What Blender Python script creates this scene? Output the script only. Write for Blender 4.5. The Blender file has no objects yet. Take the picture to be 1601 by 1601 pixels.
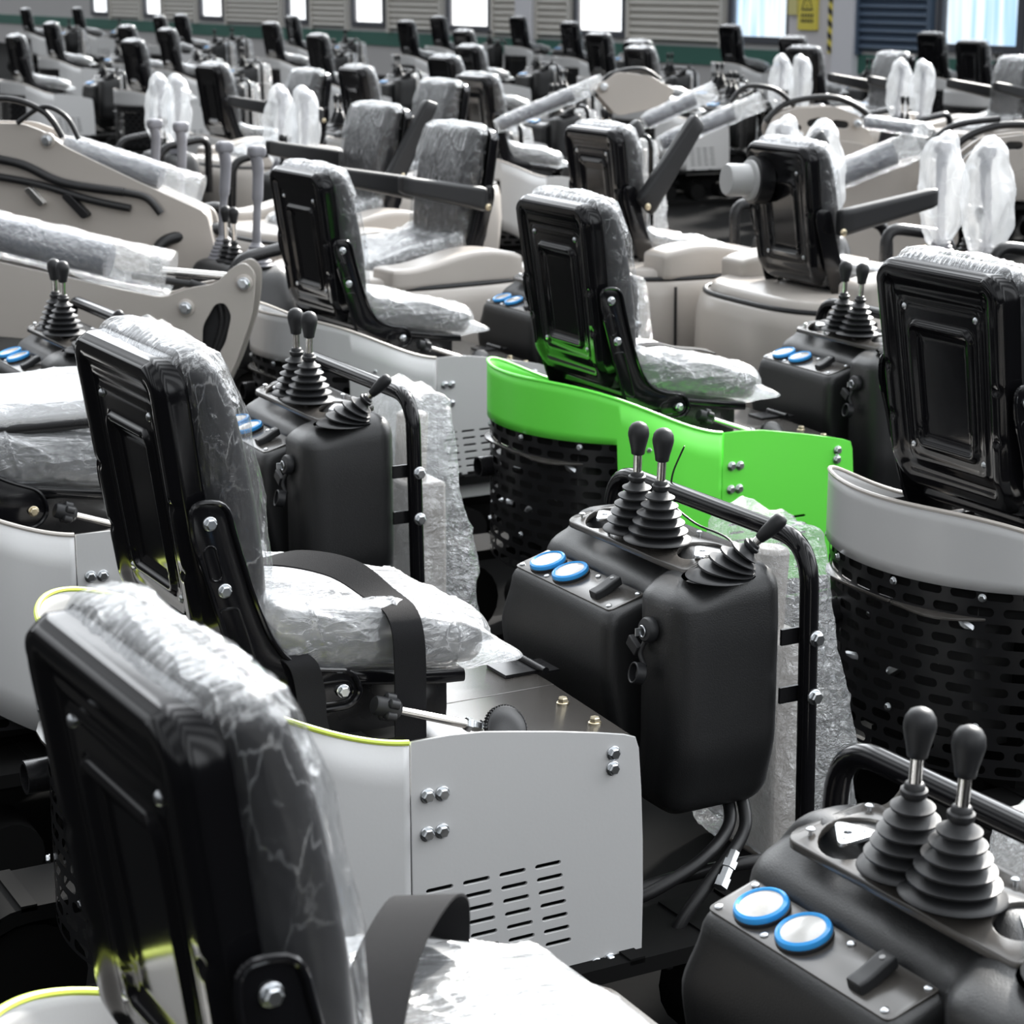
import bpy, bmesh, math, random
import numpy as np
from mathutils import Vector, Matrix, noise
random.seed(7)
S = bpy.context.scene
COL = S.collection
PI = math.pi
# ------------------------------------------------------------------ camera
FPX = 3335.0; CH = 1.95; TH = math.atan(830 / FPX)
cam = bpy.data.cameras.new('camera'); cam_o = bpy.data.objects.new('camera', cam); COL.objects.link(cam_o)
cam.sensor_width = 36; cam.sensor_fit = 'HORIZONTAL'; cam.lens = FPX / 1601 * 36
cam_o.location = (0, 0, CH); cam_o.rotation_euler = (PI / 2 - TH, 0, 0)
cam.clip_start = 0.05; cam.clip_end = 200
cam.dof.use_dof = True; cam.dof.focus_distance = 3.75; cam.dof.aperture_fstop = 9.5
S.camera = cam_o
S.view_settings.view_transform = 'Standard'; S.view_settings.look = 'None'; S.view_settings.gamma = 1
S.view_settings.use_curve_mapping = False
S.view_settings.exposure = 0.45
# ------------------------------------------------------------------ world: bright overcast daylight, strongest ahead
W = bpy.data.worlds.new('world'); S.world = W; W.use_nodes = True
nt = W.node_tree; nt.nodes.clear()
def wn(t, **k):
    n = nt.nodes.new(t)
    for a, b in k.items(): setattr(n, a, b)
    return n
tc = wn('ShaderNodeTexCoord')
def wdot(v, lo, hi, a, b):
    d = wn('ShaderNodeVectorMath', operation='DOT_PRODUCT'); d.inputs[1].default_value = v
    nt.links.new(tc.outputs['Generated'], d.inputs[0])
    m = wn('ShaderNodeMapRange'); m.interpolation_type = 'SMOOTHSTEP'
    m.inputs[1].default_value = lo; m.inputs[2].default_value = hi; m.inputs[3].default_value = a; m.inputs[4].default_value = b
    nt.links.new(d.outputs['Value'], m.inputs[0]); return m.outputs[0]
def wmath(op, a, b):
    m = wn('ShaderNodeMath', operation=op)
    for i, x in enumerate((a, b)):
        if isinstance(x, (int, float)): m.inputs[i].default_value = x
        else: nt.links.new(x, m.inputs[i])
    return m.outputs[0]
fwd = wdot((0.45, 0.80, 0.40), 0.1, 0.95, 0.0, 3.0)
side = wdot((0.75, -0.62, 0.22), 0.1, 0.9, 0.0, 0.66)
# bright stripes added to the world for reflections, like unseen windows and roof lights
az = wn('ShaderNodeVectorMath', operation='DOT_PRODUCT'); az.inputs[1].default_value = (0.87, -0.48, 0.25); nt.links.new(tc.outputs['Generated'], az.inputs[0])
stripe = wmath('SINE', wmath('MULTIPLY', az.outputs['Value'], 26.0), 0.0)
bm_r = wn('ShaderNodeMapRange'); bm_r.inputs[1].default_value = -0.3; bm_r.inputs[2].default_value = 0.3; bm_r.inputs[3].default_value = 0.45; bm_r.inputs[4].default_value = 1.55
nt.links.new(stripe, bm_r.inputs[0])
up = wdot((0, 0, 1), -0.02, 0.25, 0.05, 1.0)
tot = wmath('MULTIPLY', wmath('MULTIPLY', wmath('ADD', wmath('ADD', fwd, side), 0.50), bm_r.outputs[0]), up)
bg = wn('ShaderNodeBackground'); bg.inputs[0].default_value = (0.93, 0.965, 1.0, 1)
nt.links.new(tot, bg.inputs[1])
wo = wn('ShaderNodeOutputWorld'); nt.links.new(bg.outputs[0], wo.inputs[0])
# sun through the roof lights, from ahead and to the right
sun = bpy.data.lights.new('sun', 'SUN'); sun_o = bpy.data.objects.new('sun', sun); COL.objects.link(sun_o)
sun.energy = 8.5; sun.angle = math.radians(5); sun.color = (1.0, 0.97, 0.92)
sd = Vector((0.40, 0.78, 0.50)).normalized()
sun_o.rotation_euler = sd.to_track_quat('Z', 'Y').to_euler(); sun_o.location = (0, 0, 10)

# ------------------------------------------------------------------ picture geometry: pixel -> point
CF = Vector((0, math.cos(TH), -math.sin(TH))); CR = Vector((1, 0, 0)); CU = Vector((0, math.sin(TH), math.cos(TH)))
CO = Vector((0, 0, CH))
def ray(u, v): return CF + CR * ((u - 800.5) / FPX) - CU * ((v - 800.5) / FPX)
def at_z(u, v, z): r = ray(u, v); return CO + r * ((z - CH) / r.z)
def on_plane(u, v, p, n): r = ray(u, v); return CO + r * ((p - CO).dot(n) / r.dot(n))

# ------------------------------------------------------------------ materials
def mat(name, col, rough=0.5, metal=0.0, spec=0.5, bump=None, coat=0.0, var=None, trans=0.0):
    m = bpy.data.materials.new(name); m.use_nodes = True
    n = m.node_tree; b = n.nodes['Principled BSDF']
    b.inputs['Base Color'].default_value = (*col, 1); b.inputs['Roughness'].default_value = rough
    b.inputs['Metallic'].default_value = metal; b.inputs['Specular IOR Level'].default_value = spec
    b.inputs['Coat Weight'].default_value = coat; b.inputs['Coat Roughness'].default_value = 0.06
    t = n.nodes.new('ShaderNodeTexCoord')
    if var:
        nz = n.nodes.new('ShaderNodeTexNoise'); nz.inputs['Scale'].default_value = var[0]; nz.inputs['Detail'].default_value = 4
        n.links.new(t.outputs['Object'], nz.inputs['Vector'])
        r = n.nodes.new('ShaderNodeMapRange'); r.inputs[3].default_value = max(0.02, rough - var[1]); r.inputs[4].default_value = rough + var[1]
        n.links.new(nz.outputs[0], r.inputs[0]); n.links.new(r.outputs[0], b.inputs['Roughness'])
    if bump:
        nz = n.nodes.new('ShaderNodeTexNoise'); nz.inputs['Scale'].default_value = bump[0]; nz.inputs['Detail'].default_value = 3
        n.links.new(t.outputs['Object'], nz.inputs['Vector'])
        bp = n.nodes.new('ShaderNodeBump'); bp.inputs['Strength'].default_value = bump[1]; bp.inputs['Distance'].default_value = 0.002
        n.links.new(nz.outputs[0], bp.inputs['Height']); n.links.new(bp.outputs[0], b.inputs['Normal'])
    return m
gloss = mat('black_gloss_paint', (0.005, 0.005, 0.006), 0.12, spec=0.36, var=(6, 0.05), bump=(9, 0.10))
satin = mat('black_satin_paint', (0.009, 0.009, 0.010), 0.28, var=(8, 0.08))
plastic = mat('black_moulded_plastic', (0.014, 0.0143, 0.015), 0.40, bump=(420, 0.25), var=(5, 0.12), spec=0.62)
rubber = mat('black_rubber', (0.014, 0.0145, 0.016), 0.46, spec=0.4)
vinyl = mat('black_vinyl', (0.010, 0.010, 0.012), 0.38)
web = mat('black_webbing', (0.010, 0.010, 0.011), 0.75, bump=(900, 0.3), spec=0.12)
chrome = mat('polished_steel', (0.78, 0.76, 0.73), 0.16, 1.0)
zinc = mat('zinc_plated_steel', (0.62, 0.64, 0.66), 0.28, 1.0, bump=(60, 0.3))
gold = mat('passivated_steel', (0.66, 0.58, 0.42), 0.30, 1.0)
grey_paint = mat('light_grey_paint', (0.53, 0.53, 0.53), 0.34, bump=(160, 0.06), coat=0.15)
warm_paint = mat('warm_grey_paint', (0.45, 0.415, 0.38), 0.30, coat=0.2)
green_paint = mat('bright_green_paint', (0.17, 0.93, 0.085), 0.42, coat=0.1)
lime = mat('lime_tinted_edge', (0.62, 0.74, 0.10), 0.5)
deck = mat('dark_deck_plate', (0.06, 0.055, 0.05), 0.24, spec=0.8, var=(4, 0.08))
dark_steel = mat('dark_casting', (0.05, 0.05, 0.05), 0.45, 0.6, bump=(80, 0.5))
hose_m = mat('hose_rubber', (0.012, 0.012, 0.013), 0.4)
blue = mat('blue_plastic', (0.035, 0.33, 0.78), 0.25)
joygrey = mat('grey_joystick_rubber', (0.20, 0.20, 0.22), 0.5)
face = mat('gauge_face', (0.36, 0.35, 0.33), 0.22, bump=(40, 0.5), coat=0.6)
cyl_m = mat('dark_cylinder_barrel', (0.05, 0.055, 0.075), 0.4)
decal = mat('grey_decal', (0.35, 0.35, 0.35), 0.5)
shade_black = mat('shade_black_underside', (0.006, 0.006, 0.006), 0.85, spec=0.1)  # near-black base paints in the deep shade below the machines
floor_m = mat('dark_shade_floor', (0.006, 0.006, 0.006), 1.0, spec=0.03, bump=(30, 0.3))  # base taken near black to stand in for deep shade between machines
milky = mat('milky_grey_plastic', (0.42, 0.42, 0.42), 0.35)

def film_mat(name, haze, gloss_r, scale, stretch, tint=(0.96, 0.98, 1.0), base=0.06, bumpd=0.006, crease_glint=0.32):
    m = bpy.data.materials.new(name); m.use_nodes = True; n = m.node_tree; n.nodes.clear()
    N = n.nodes.new; L = n.links.new
    t = N('ShaderNodeTexCoord'); mp = N('ShaderNodeMapping'); mp.inputs['Scale'].default_value = stretch
    L(t.outputs['Object'], mp.inputs[0])
    nz = N('ShaderNodeTexNoise'); nz.inputs['Scale'].default_value = scale; nz.inputs['Detail'].default_value = 6; nz.inputs['Roughness'].default_value = 0.55; nz.inputs['Distortion'].default_value = 0.7
    L(mp.outputs[0], nz.inputs['Vector'])
    mp2 = N('ShaderNodeMapping'); mp2.inputs['Scale'].default_value = (stretch[0] * .5, stretch[1] * 2.6, stretch[2] * 1.5); mp2.inputs['Rotation'].default_value = (.5, .4, .6); L(t.outputs['Object'], mp2.inputs[0])
    def vor(feat, sc_):
        v = N('ShaderNodeTexVoronoi'); v.feature = feat; v.inputs['Scale'].default_value = sc_; L(vadd.outputs[0], v.inputs['Vector']); return v.outputs['Distance']
    sm = N('ShaderNodeVectorMath'); sm.operation = 'SCALE'; sm.inputs['Scale'].default_value = 0.05; L(nz.outputs['Color'], sm.inputs[0])
    vadd = N('ShaderNodeVectorMath'); vadd.operation = 'ADD'; L(mp2.outputs[0], vadd.inputs[0]); L(sm.outputs[0], vadd.inputs[1])
    v1 = vor('F1', scale * .9); v2 = vor('F1', scale * 2.3); ve = vor('DISTANCE_TO_EDGE', scale * .9)
    nb = N('ShaderNodeMath'); nb.operation = 'MULTIPLY_ADD'; nb.inputs[1].default_value = .45; L(v2, nb.inputs[0]); L(v1, nb.inputs[2])
    big = N('ShaderNodeTexNoise'); big.inputs['Scale'].default_value = 7; big.inputs['Detail'].default_value = 1; L(t.outputs['Object'], big.inputs['Vector'])
    th = N('ShaderNodeMapRange'); th.inputs[1].default_value = 0.03; th.inputs[2].default_value = 0.0; L(ve, th.inputs[0])
    bm_ = N('ShaderNodeMapRange'); bm_.inputs[1].default_value = 0.42; bm_.inputs[2].default_value = 0.62; L(big.outputs[0], bm_.inputs[0])
    rd = N('ShaderNodeMath'); rd.operation = 'MULTIPLY'; L(th.outputs[0], rd.inputs[0]); L(bm_.outputs[0], rd.inputs[1])
    bp = N('ShaderNodeBump'); bp.inputs['Strength'].default_value = 0.9; bp.inputs['Distance'].default_value = bumpd
    L(nz.outputs[0], bp.inputs['Height'])
    bp2 = N('ShaderNodeBump'); bp2.inputs['Strength'].default_value = 0.9; bp2.inputs['Distance'].default_value = bumpd * 0.9
    L(nb.outputs[0], bp2.inputs['Height']); L(bp.outputs[0], bp2.inputs['Normal'])
    tr = N('ShaderNodeBsdfTransparent'); tr.inputs[0].default_value = (0.93, 0.94, 0.95, 1)
    gl = N('ShaderNodeBsdfGlossy'); gl.inputs[0].default_value = (1, 1, 1, 1); gl.inputs['Roughness'].default_value = gloss_r
    df = N('ShaderNodeBsdfDiffuse'); df.inputs[0].default_value = (*tint, 1)
    tl = N('ShaderNodeBsdfTranslucent'); tl.inputs[0].default_value = (*tint, 1)
    L(bp2.outputs[0], gl.inputs['Normal']); L(bp2.outputs[0], df.inputs['Normal'])
    md = N('ShaderNodeMixShader'); md.inputs[0].default_value = 0.35; L(df.outputs[0], md.inputs[1]); L(tl.outputs[0], md.inputs[2])
    # haze factor: pale lines painted along creases, standing in for caught light
    h = N('ShaderNodeMath'); h.operation = 'MULTIPLY_ADD'; h.inputs[1].default_value = haze * crease_glint; h.inputs[2].default_value = base; L(rd.outputs[0], h.inputs[0])
    m1 = N('ShaderNodeMixShader'); L(h.outputs[0], m1.inputs[0]); L(tr.outputs[0], m1.inputs[1]); L(md.outputs[0], m1.inputs[2])
    lw = N('ShaderNodeLayerWeight'); lw.inputs['Blend'].default_value = 0.35; L(bp2.outputs[0], lw.inputs['Normal'])
    g = N('ShaderNodeMath'); g.operation = 'MULTIPLY_ADD'; g.inputs[1].default_value = 0.36; g.inputs[2].default_value = 0.05; g.use_clamp = True
    L(lw.outputs['Facing'], g.inputs[0])
    m2 = N('ShaderNodeMixShader'); L(g.outputs[0], m2.inputs[0]); L(m1.outputs[0], m2.inputs[1]); L(gl.outputs[0], m2.inputs[2])
    o = N('ShaderNodeOutputMaterial'); L(m2.outputs[0], o.inputs[0])
    return m
film = film_mat('clear_plastic_film', 0.55, 0.06, 20, (1.0, 1.6, 0.40), base=0.025, bumpd=0.006)
film_top = film_mat('sunlit_plastic_film_seat', 0.6, 0.15, 18, (0.6, 1.3, 1), base=0.20, bumpd=0.006)  # high diffuse base puts the sun's white glare into the film
bag = film_mat('milky_plastic_bag', 0.3, 0.3, 8, (1, 1, 1), base=0.27)
bubble = film_mat('bubble_wrap', 0.4, 0.18, 45, (1, 1, 1), base=0.15, bumpd=0.010)

def grille_mat(name, col, px, pz, fw, fh, stagger=True):
    # slots cut through the sheet: UV is metres along the sheet and height
    m = bpy.data.materials.new(name); m.use_nodes = True; n = m.node_tree; N = n.nodes.new; L = n.links.new
    b = n.nodes['Principled BSDF']; b.inputs['Base Color'].default_value = (*col, 1); b.inputs['Roughness'].default_value = 0.3
    t = N('ShaderNodeTexCoord'); sp = N('ShaderNodeSeparateXYZ'); L(t.outputs['UV'], sp.inputs[0])
    def M(op, a, c=None):
        k = N('ShaderNodeMath'); k.operation = op
        for i, x in enumerate((a, c)):
            if x is None: continue
            if isinstance(x, (int, float)): k.inputs[i].default_value = x
            else: L(x, k.inputs[i])
        return k.outputs[0]
    vz = M('DIVIDE', sp.outputs[1], pz); row = M('FLOOR', vz); fz = M('SUBTRACT', M('FRACT', vz), 0.5)
    vx = M('ADD', M('DIVIDE', sp.outputs[0], px), M('MULTIPLY', row, 0.5 if stagger else 0.0))
    fx = M('SUBTRACT', M('FRACT', vx), 0.5)
    dz = M('MULTIPLY', M('ABSOLUTE', fz), pz)
    dx = M('MAXIMUM', M('SUBTRACT', M('MULTIPLY', M('ABSOLUTE', fx), px), (fw - fh) / 2), 0.0)
    d = M('SQRT', M('ADD', M('MULTIPLY', dx, dx), M('MULTIPLY', dz, dz)))
    hole = M('LESS_THAN', d, fh / 2)
    tr = N('ShaderNodeBsdfTransparent'); mx = N('ShaderNodeMixShader'); L(hole, mx.inputs[0]); L(b.outputs[0], mx.inputs[1]); L(tr.outputs[0], mx.inputs[2])
    L(mx.outputs[0], n.nodes['Material Output'].inputs[0]); return m
grille_m = grille_mat('slotted_black_sheet', (0.010, 0.010, 0.011), 0.075, 0.034, 0.056, 0.019)

# ------------------------------------------------------------------ mesh building
class MB:
    def __init__(s): s.v = []; s.f = []; s.uv = None
    def add(s, v, f):
        k = len(s.v); s.v += [tuple(p) for p in v]; s.f += [tuple(i + k for i in q) for q in f]; return s
    def box(s, c, d, M=None):
        vs = [Vector((x * d[0] / 2, y * d[1] / 2, z * d[2] / 2)) for x in (-1, 1) for y in (-1, 1) for z in (-1, 1)]
        if M is not None: vs = [M @ p for p in vs]
        vs = [p + Vector(c) for p in vs]
        return s.add(vs, [(0, 1, 3, 2), (4, 6, 7, 5), (0, 4, 5, 1), (2, 3, 7, 6), (0, 2, 6, 4), (1, 5, 7, 3)])
    def tube(s, path, r, n=12, cap=True, closed=False):
        P = [Vector(p) for p in path]; m = len(P); R = r if isinstance(r, (list, tuple)) else [r] * m
        T = []
        for i in range(m):
            a = P[(i - 1) % m] if closed else P[max(0, i - 1)]; b = P[(i + 1) % m] if closed else P[min(m - 1, i + 1)]
            T.append((b - a).normalized())
        nrm = T[0].orthogonal().normalized(); vs = []
        for i in range(m):
            if i: nrm = (nrm - T[i] * nrm.dot(T[i])).normalized()
            bi = T[i].cross(nrm)
            for j in range(n):
                a = 2 * PI * j / n; vs.append(P[i] + (nrm * math.cos(a) + bi * math.sin(a)) * R[i])
        fs = []
        for i in range(m if closed else m - 1):
            k = (i + 1) % m
            for j in range(n): fs.append((i * n + j, i * n + (j + 1) % n, k * n + (j + 1) % n, k * n + j))
        if cap and not closed: fs += [tuple(range(n))[::-1], tuple((m - 1) * n + j for j in range(n))]
        return s.add(vs, fs)
    def lathe(s, prof, o=(0, 0, 0), ax=(0, 0, 1), n=24, sx=1.0, sy=1.0):
        q = Vector(ax).normalized().to_track_quat('Z', 'Y'); o = Vector(o); vs = []; fs = []
        for r, z in prof:
            for j in range(n):
                a = 2 * PI * j / n; vs.append(o + q @ Vector((r * math.cos(a) * sx, r * math.sin(a) * sy, z)))
        for i in range(len(prof) - 1):
            for j in range(n): fs.append((i * n + j, i * n + (j + 1) % n, (i + 1) * n + (j + 1) % n, (i + 1) * n + j))
        fs += [tuple(range(n))[::-1], tuple((len(prof) - 1) * n + j for j in range(n))]
        return s.add(vs, fs)
    def rbox(s, c, h, r, n=8, fn=None):
        c = Vector(c); h = Vector(h); idx = {}; vs = []; fs = []
        def pt(i, j, k):
            key = (i, j, k)
            if key in idx: return idx[key]
            q = []
            for a, hh in zip((i, j, k), h):
                t = 2 * a / n - 1; q.append(math.copysign(abs(t) ** 0.85, t) * hh)
            q = Vector(q); cl = Vector([max(-hh + r, min(hh - r, a)) for a, hh in zip(q, h)])
            d = q - cl
            if d.length < 1e-9: p, nn = q, Vector((0, 0, 1))
            else: nn = d.normalized(); p = cl + nn * r
            p = p + c
            if fn: p = fn(p, nn)
            idx[key] = len(vs); vs.append(p); return idx[key]
        for a in range(n):
            for b in range(n):
                for side in (0, n):
                    for ax in range(3):
                        cs = [(a, b), (a + 1, b), (a + 1, b + 1), (a, b + 1)]
                        if (side == 0) != (ax == 1): cs = cs[::-1]
                        ids = []
                        for (p, q) in cs:
                            key = (side, p, q) if ax == 0 else (p, side, q) if ax == 1 else (p, q, side)
                            ids.append(pt(*key))
                        fs.append(tuple(ids))
        return s.add(vs, fs)
    def grid(s, fn, nu, nv, closeu=False):
        vs = [fn(i / nu, j / nv) for i in range(nu + (0 if closeu else 1)) for j in range(nv + 1)]
        fs = []; m = nv + 1
        for i in range(nu):
            k = (i + 1) % nu if closeu else i + 1
            for j in range(nv): fs.append((i * m + j, k * m + j, k * m + j + 1, i * m + j + 1))
        return s.add(vs, fs)
    def hexbolt(s, o, ax, r=0.009, h=0.007):
        s.lathe([(r * 1.25, 0), (r * 1.25, h * .25), (r * 1.1, h * .35)], o, ax, 16)
        s.lathe([(r, h * .3), (r, h), (r * .8, h * 1.2)], o, ax, 6); return s
    def obj(s, name, m, parent=None, smooth=True, angle=38, label=None, sub=0, solid=0, bevel=0):
        me = bpy.data.meshes.new(name); me.from_pydata(s.v, [], s.f)
        bm = bmesh.new(); bm.from_mesh(me); bmesh.ops.recalc_face_normals(bm, faces=bm.faces); bm.to_mesh(me); bm.free()
        if s.uv:
            ul = me.uv_layers.new(name='UVMap')
            for lp in me.loops: ul.data[lp.index].uv = s.uv[lp.vertex_index]
        return link(name, me, m, parent, smooth, angle, label, sub, solid, bevel)
def link(name, me, m, parent, smooth=True, angle=38, label=None, sub=0, solid=0, bevel=0):
    me.materials.clear(); me.materials.append(m)
    if smooth:
        me.shade_smooth(); me.set_sharp_from_angle(angle=math.radians(angle))
    o = bpy.data.objects.new(name, me); COL.objects.link(o)
    if parent is not None: o.parent = parent
    if label: o['label'] = label
    if solid: k = o.modifiers.new('solid', 'SOLIDIFY'); k.thickness = solid; k.offset = -1
    if bevel: k = o.modifiers.new('bevel', 'BEVEL'); k.width = bevel; k.segments = 2; k.limit_method = 'ANGLE'
    if sub: k = o.modifiers.new('sub', 'SUBSURF'); k.levels = sub; k.render_levels = sub
    return o
def round_poly(pts, r, n=5):
    out = []; m = len(pts)
    for i in range(m):
        p = Vector(pts[i][:2]); a = Vector(pts[i - 1][:2]); b = Vector(pts[(i + 1) % m][:2])
        rr = pts[i][2] if len(pts[i]) > 2 else r
        da = (a - p); db = (b - p); k = min(rr, da.length * .45, db.length * .45)
        p0 = p + da.normalized() * k; p1 = p + db.normalized() * k
        for j in range(n + 1):
            t = j / n; out.append(tuple((p0 * (1 - t) ** 2 + p * 2 * t * (1 - t) + p1 * t * t)))
    return out
def plate_mesh(outline, holes, t, fn, bevel=0.0):
    """flat sheet with real holes; (a, b, c) -> fn(a, b, c), c across the thickness"""
    cu = bpy.data.curves.new('c', 'CURVE'); cu.dimensions = '2D'; cu.fill_mode = 'BOTH'; cu.extrude = t / 2 - bevel; cu.bevel_depth = bevel; cu.bevel_resolution = 1
    for pl in [outline] + holes:
        sp = cu.splines.new('POLY'); sp.points.add(len(pl) - 1); sp.use_cyclic_u = True
        for i, p in enumerate(pl): sp.points[i].co = (p[0], p[1], 0, 1)
    o = bpy.data.objects.new('c', cu); COL.objects.link(o)
    dg = bpy.context.evaluated_depsgraph_get(); me = bpy.data.meshes.new_from_object(o.evaluated_get(dg))
    bpy.data.objects.remove(o); bpy.data.curves.remove(cu)
    for v in me.vertices: v.co = fn(*v.co)
    bm = bmesh.new(); bm.from_mesh(me); bmesh.ops.remove_doubles(bm, verts=bm.verts, dist=1e-5); bmesh.ops.recalc_face_normals(bm, faces=bm.faces); bm.to_mesh(me); bm.free()
    return me
def slot(cx, cy, w, h, ang=0, n=5):
    out = []; r = h / 2
    for k, sx in ((0, 1), (1, -1)):
        for j in range(n + 1):
            a = -PI / 2 + PI * j / n + k * PI
            x = sx * (w / 2 - r) + r * math.cos(a); y = r * math.sin(a)
            out.append((cx + x * math.cos(ang) - y * math.sin(ang), cy + x * math.sin(ang) + y * math.cos(ang)))
    return out
def circ(cx, cy, r, n=20): return [(cx + r * math.cos(2 * PI * j / n), cy + r * math.sin(2 * PI * j / n)) for j in range(n)]
def bend(pts, r, n=6):
    P = [Vector(p) for p in pts]; out = [P[0]]
    for i in range(1, len(P) - 1):
        a = P[i - 1] - P[i]; b = P[i + 1] - P[i]; k = min(r, a.length * .48, b.length * .48)
        p0 = P[i] + a.normalized() * k; p1 = P[i] + b.normalized() * k
        for j in range(n + 1):
            t = j / n; out.append(p0 * (1 - t) ** 2 + P[i] * 2 * t * (1 - t) + p1 * t * t)
    out.append(P[-1]); return out
def spline(pts, n=8):
    P = [Vector(p) for p in pts]; out = []
    for i in range(len(P) - 1):
        a = P[max(0, i - 1)]; b = P[i]; c = P[i + 1]; d = P[min(len(P) - 1, i + 2)]
        for j in range(n):
            t = j / n; out.append(0.5 * ((2 * b) + (c - a) * t + (2 * a - 5 * b + 4 * c - d) * t * t + (3 * b - a - 3 * c + d) * t ** 3))
    out.append(P[-1]); return out
def ribbon(pts, w, t=0.002, n=8):
    """pts: (centre, width direction) pairs"""
    C_ = spline([p[0] for p in pts], n); D_ = spline([p[1] for p in pts], n); b = MB(); vs = []
    for i, (c, d) in enumerate(zip(C_, D_)):
        tn = (C_[min(i + 1, len(C_) - 1)] - C_[max(0, i - 1)]).normalized(); d = d.normalized(); nn = tn.cross(d).normalized() * t / 2
        for sgn, k in ((-1, -1), (1, -1), (1, 1), (-1, 1)): vs.append(c + d * sgn * w / 2 + nn * k)
    fs = []
    for i in range(len(C_) - 1):
        for j in range(4): fs.append((i * 4 + j, i * 4 + (j + 1) % 4, i * 4 + 4 + (j + 1) % 4, i * 4 + 4 + j))
    fs += [(3, 2, 1, 0), tuple(len(vs) - 4 + j for j in range(4))]
    return b.add(vs, fs)
def nz(p, s, seed=0): return noise.noise(Vector((p[0] * s[0] + seed, p[1] * s[1] + seed * 1.7, p[2] * s[2] - seed)))
def ridge(p, s, seed=0): return 1 - min(1, abs(nz(p, s, seed)) * 3.2)
def empty(name, label, cat, group=None):
    o = bpy.data.objects.new(name, None); COL.objects.link(o); o['label'] = label; o['category'] = cat
    if group: o['group'] = group
    o.empty_display_size = 0.2
    return o
def copy_tree(o, parent=None, keep=None):
    c = o.copy(); COL.objects.link(c)
    if parent is not None: c.parent = parent
    for ch in list(o.children):
        if keep and not keep(ch): continue
        copy_tree(ch, c, None)
    return c

# ------------------------------------------------------------------ parts of the small open excavator
def rr_sdf(x, y, hx, hy, r):
    qx = abs(x) - hx + r; qy = abs(y) - hy + r
    return math.hypot(max(qx, 0), max(qy, 0)) + min(max(qx, qy), 0) - r
def smooth(a, b, x):
    t = max(0, min(1, (x - a) / (b - a))); return t * t * (3 - 2 * t)
def shell_x(z): return -0.135 - (z - 0.87) / 0.5 * 0.070
def backrest_shell(root, rivets=True, N=72):
    hw, hh, zc = 0.20, 0.252, 1.120; b = MB(); ring = {}
    def R(th, hx, hy, r):
        lo, hi = 0, 1.5
        for _ in range(26):
            m = (lo + hi) / 2
            if rr_sdf(m * math.cos(th), m * math.sin(th), hx, hy, r) < 0: lo = m
            else: hi = m
        return lo
    def P(a, c):
        if abs(a) < 1e-9 and abs(c) < 1e-9: return 0, 0
        m = max(abs(a), abs(c)); th = math.atan2(c * hh, a * hw)
        rb = R(th, hw, hh, 0.055); k = m * rb
        return k * math.cos(th), k * math.sin(th)
    def prof(y, z):
        e = -rr_sdf(y, z, hw, hh, 0.055)
        d = 0.016 * smooth(0, 0.012, e)                 # rolled edge
        d -= 0.013 * smooth(0.030, 0.052, e)            # step down from the rim
        e2 = -rr_sdf(y, z + 0.005, hw - 0.066, hh - 0.075, 0.02)
        d += 0.0025 * (smooth(-0.004, 0.004, e2) - smooth(0.006, 0.012, e2))
        e3 = -rr_sdf(y, z + 0.012, hw - 0.098, hh - 0.115, 0.022)
        d += 0.009 * (smooth(-0.005, 0.003, e3) - smooth(0.009, 0.016, e3)) - 0.004 * smooth(0.02, 0.03, e3)
        d += 0.010 * smooth(0.175, 0.19, z) * (1 - smooth(0.205, 0.22, z)) * (1 - smooth(hw - .06, hw - .05, abs(y))) * .5
        d -= 0.006 * math.exp(-((abs(y) - (hw - .02)) / .012) ** 2) * (math.exp(-((z - .02) / .008) ** 2) + math.exp(-((z + .09) / .008) ** 2))
        return d
    def f(u, v):
        y, z = P(2 * u - 1, 2 * v - 1); y *= 1 + 0.05 * z / hh
        d = prof(y / (1 + .05 * z / hh), z)
        low = 0.022 * smooth(-0.17, -0.25, z)
        return Vector((shell_x(z + zc) - d + low, y, z + zc))
    b.grid(f, N, N)
    # flange going forward round the edge
    M = 4 * 40; prev = None
    per = []
    for i in range(M):
        th = 2 * PI * i / M; k = R(th, hw, hh, 0.055); y, z = k * math.cos(th), k * math.sin(th)
        low = 0.022 * smooth(-0.17, -0.25, z); per.append((y * (1 + .05 * z / hh), z, low))
    vs = []; fs = []
    for (y, z, low) in per:
        for dx, sc in ((0.0, 1), (0.006, 1.012), (0.030, 1.014), (0.034, 1.03), (0.038, 1.0)):
            vs.append((shell_x(z + zc) + dx + low, y * sc, (z * sc) + zc))
    for i in range(M):
        k = (i + 1) % M
        for j in range(4): fs.append((i * 5 + j, k * 5 + j, k * 5 + j + 1, i * 5 + j + 1))
    b.add(vs, fs)
    o = b.obj('backrest_shell', gloss, root, angle=60)
    if rivets:
        for y in (-.118, .118):
            for z in (zc + 0.155, zc - 0.150):
                MB().lathe([(.0075, 0), (.0075, .002), (.005, .005), (.001, .006)], (shell_x(z) - .003, y, z), (-1, 0, -.1), 12).obj('screw', zinc, o)
    return o
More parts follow.
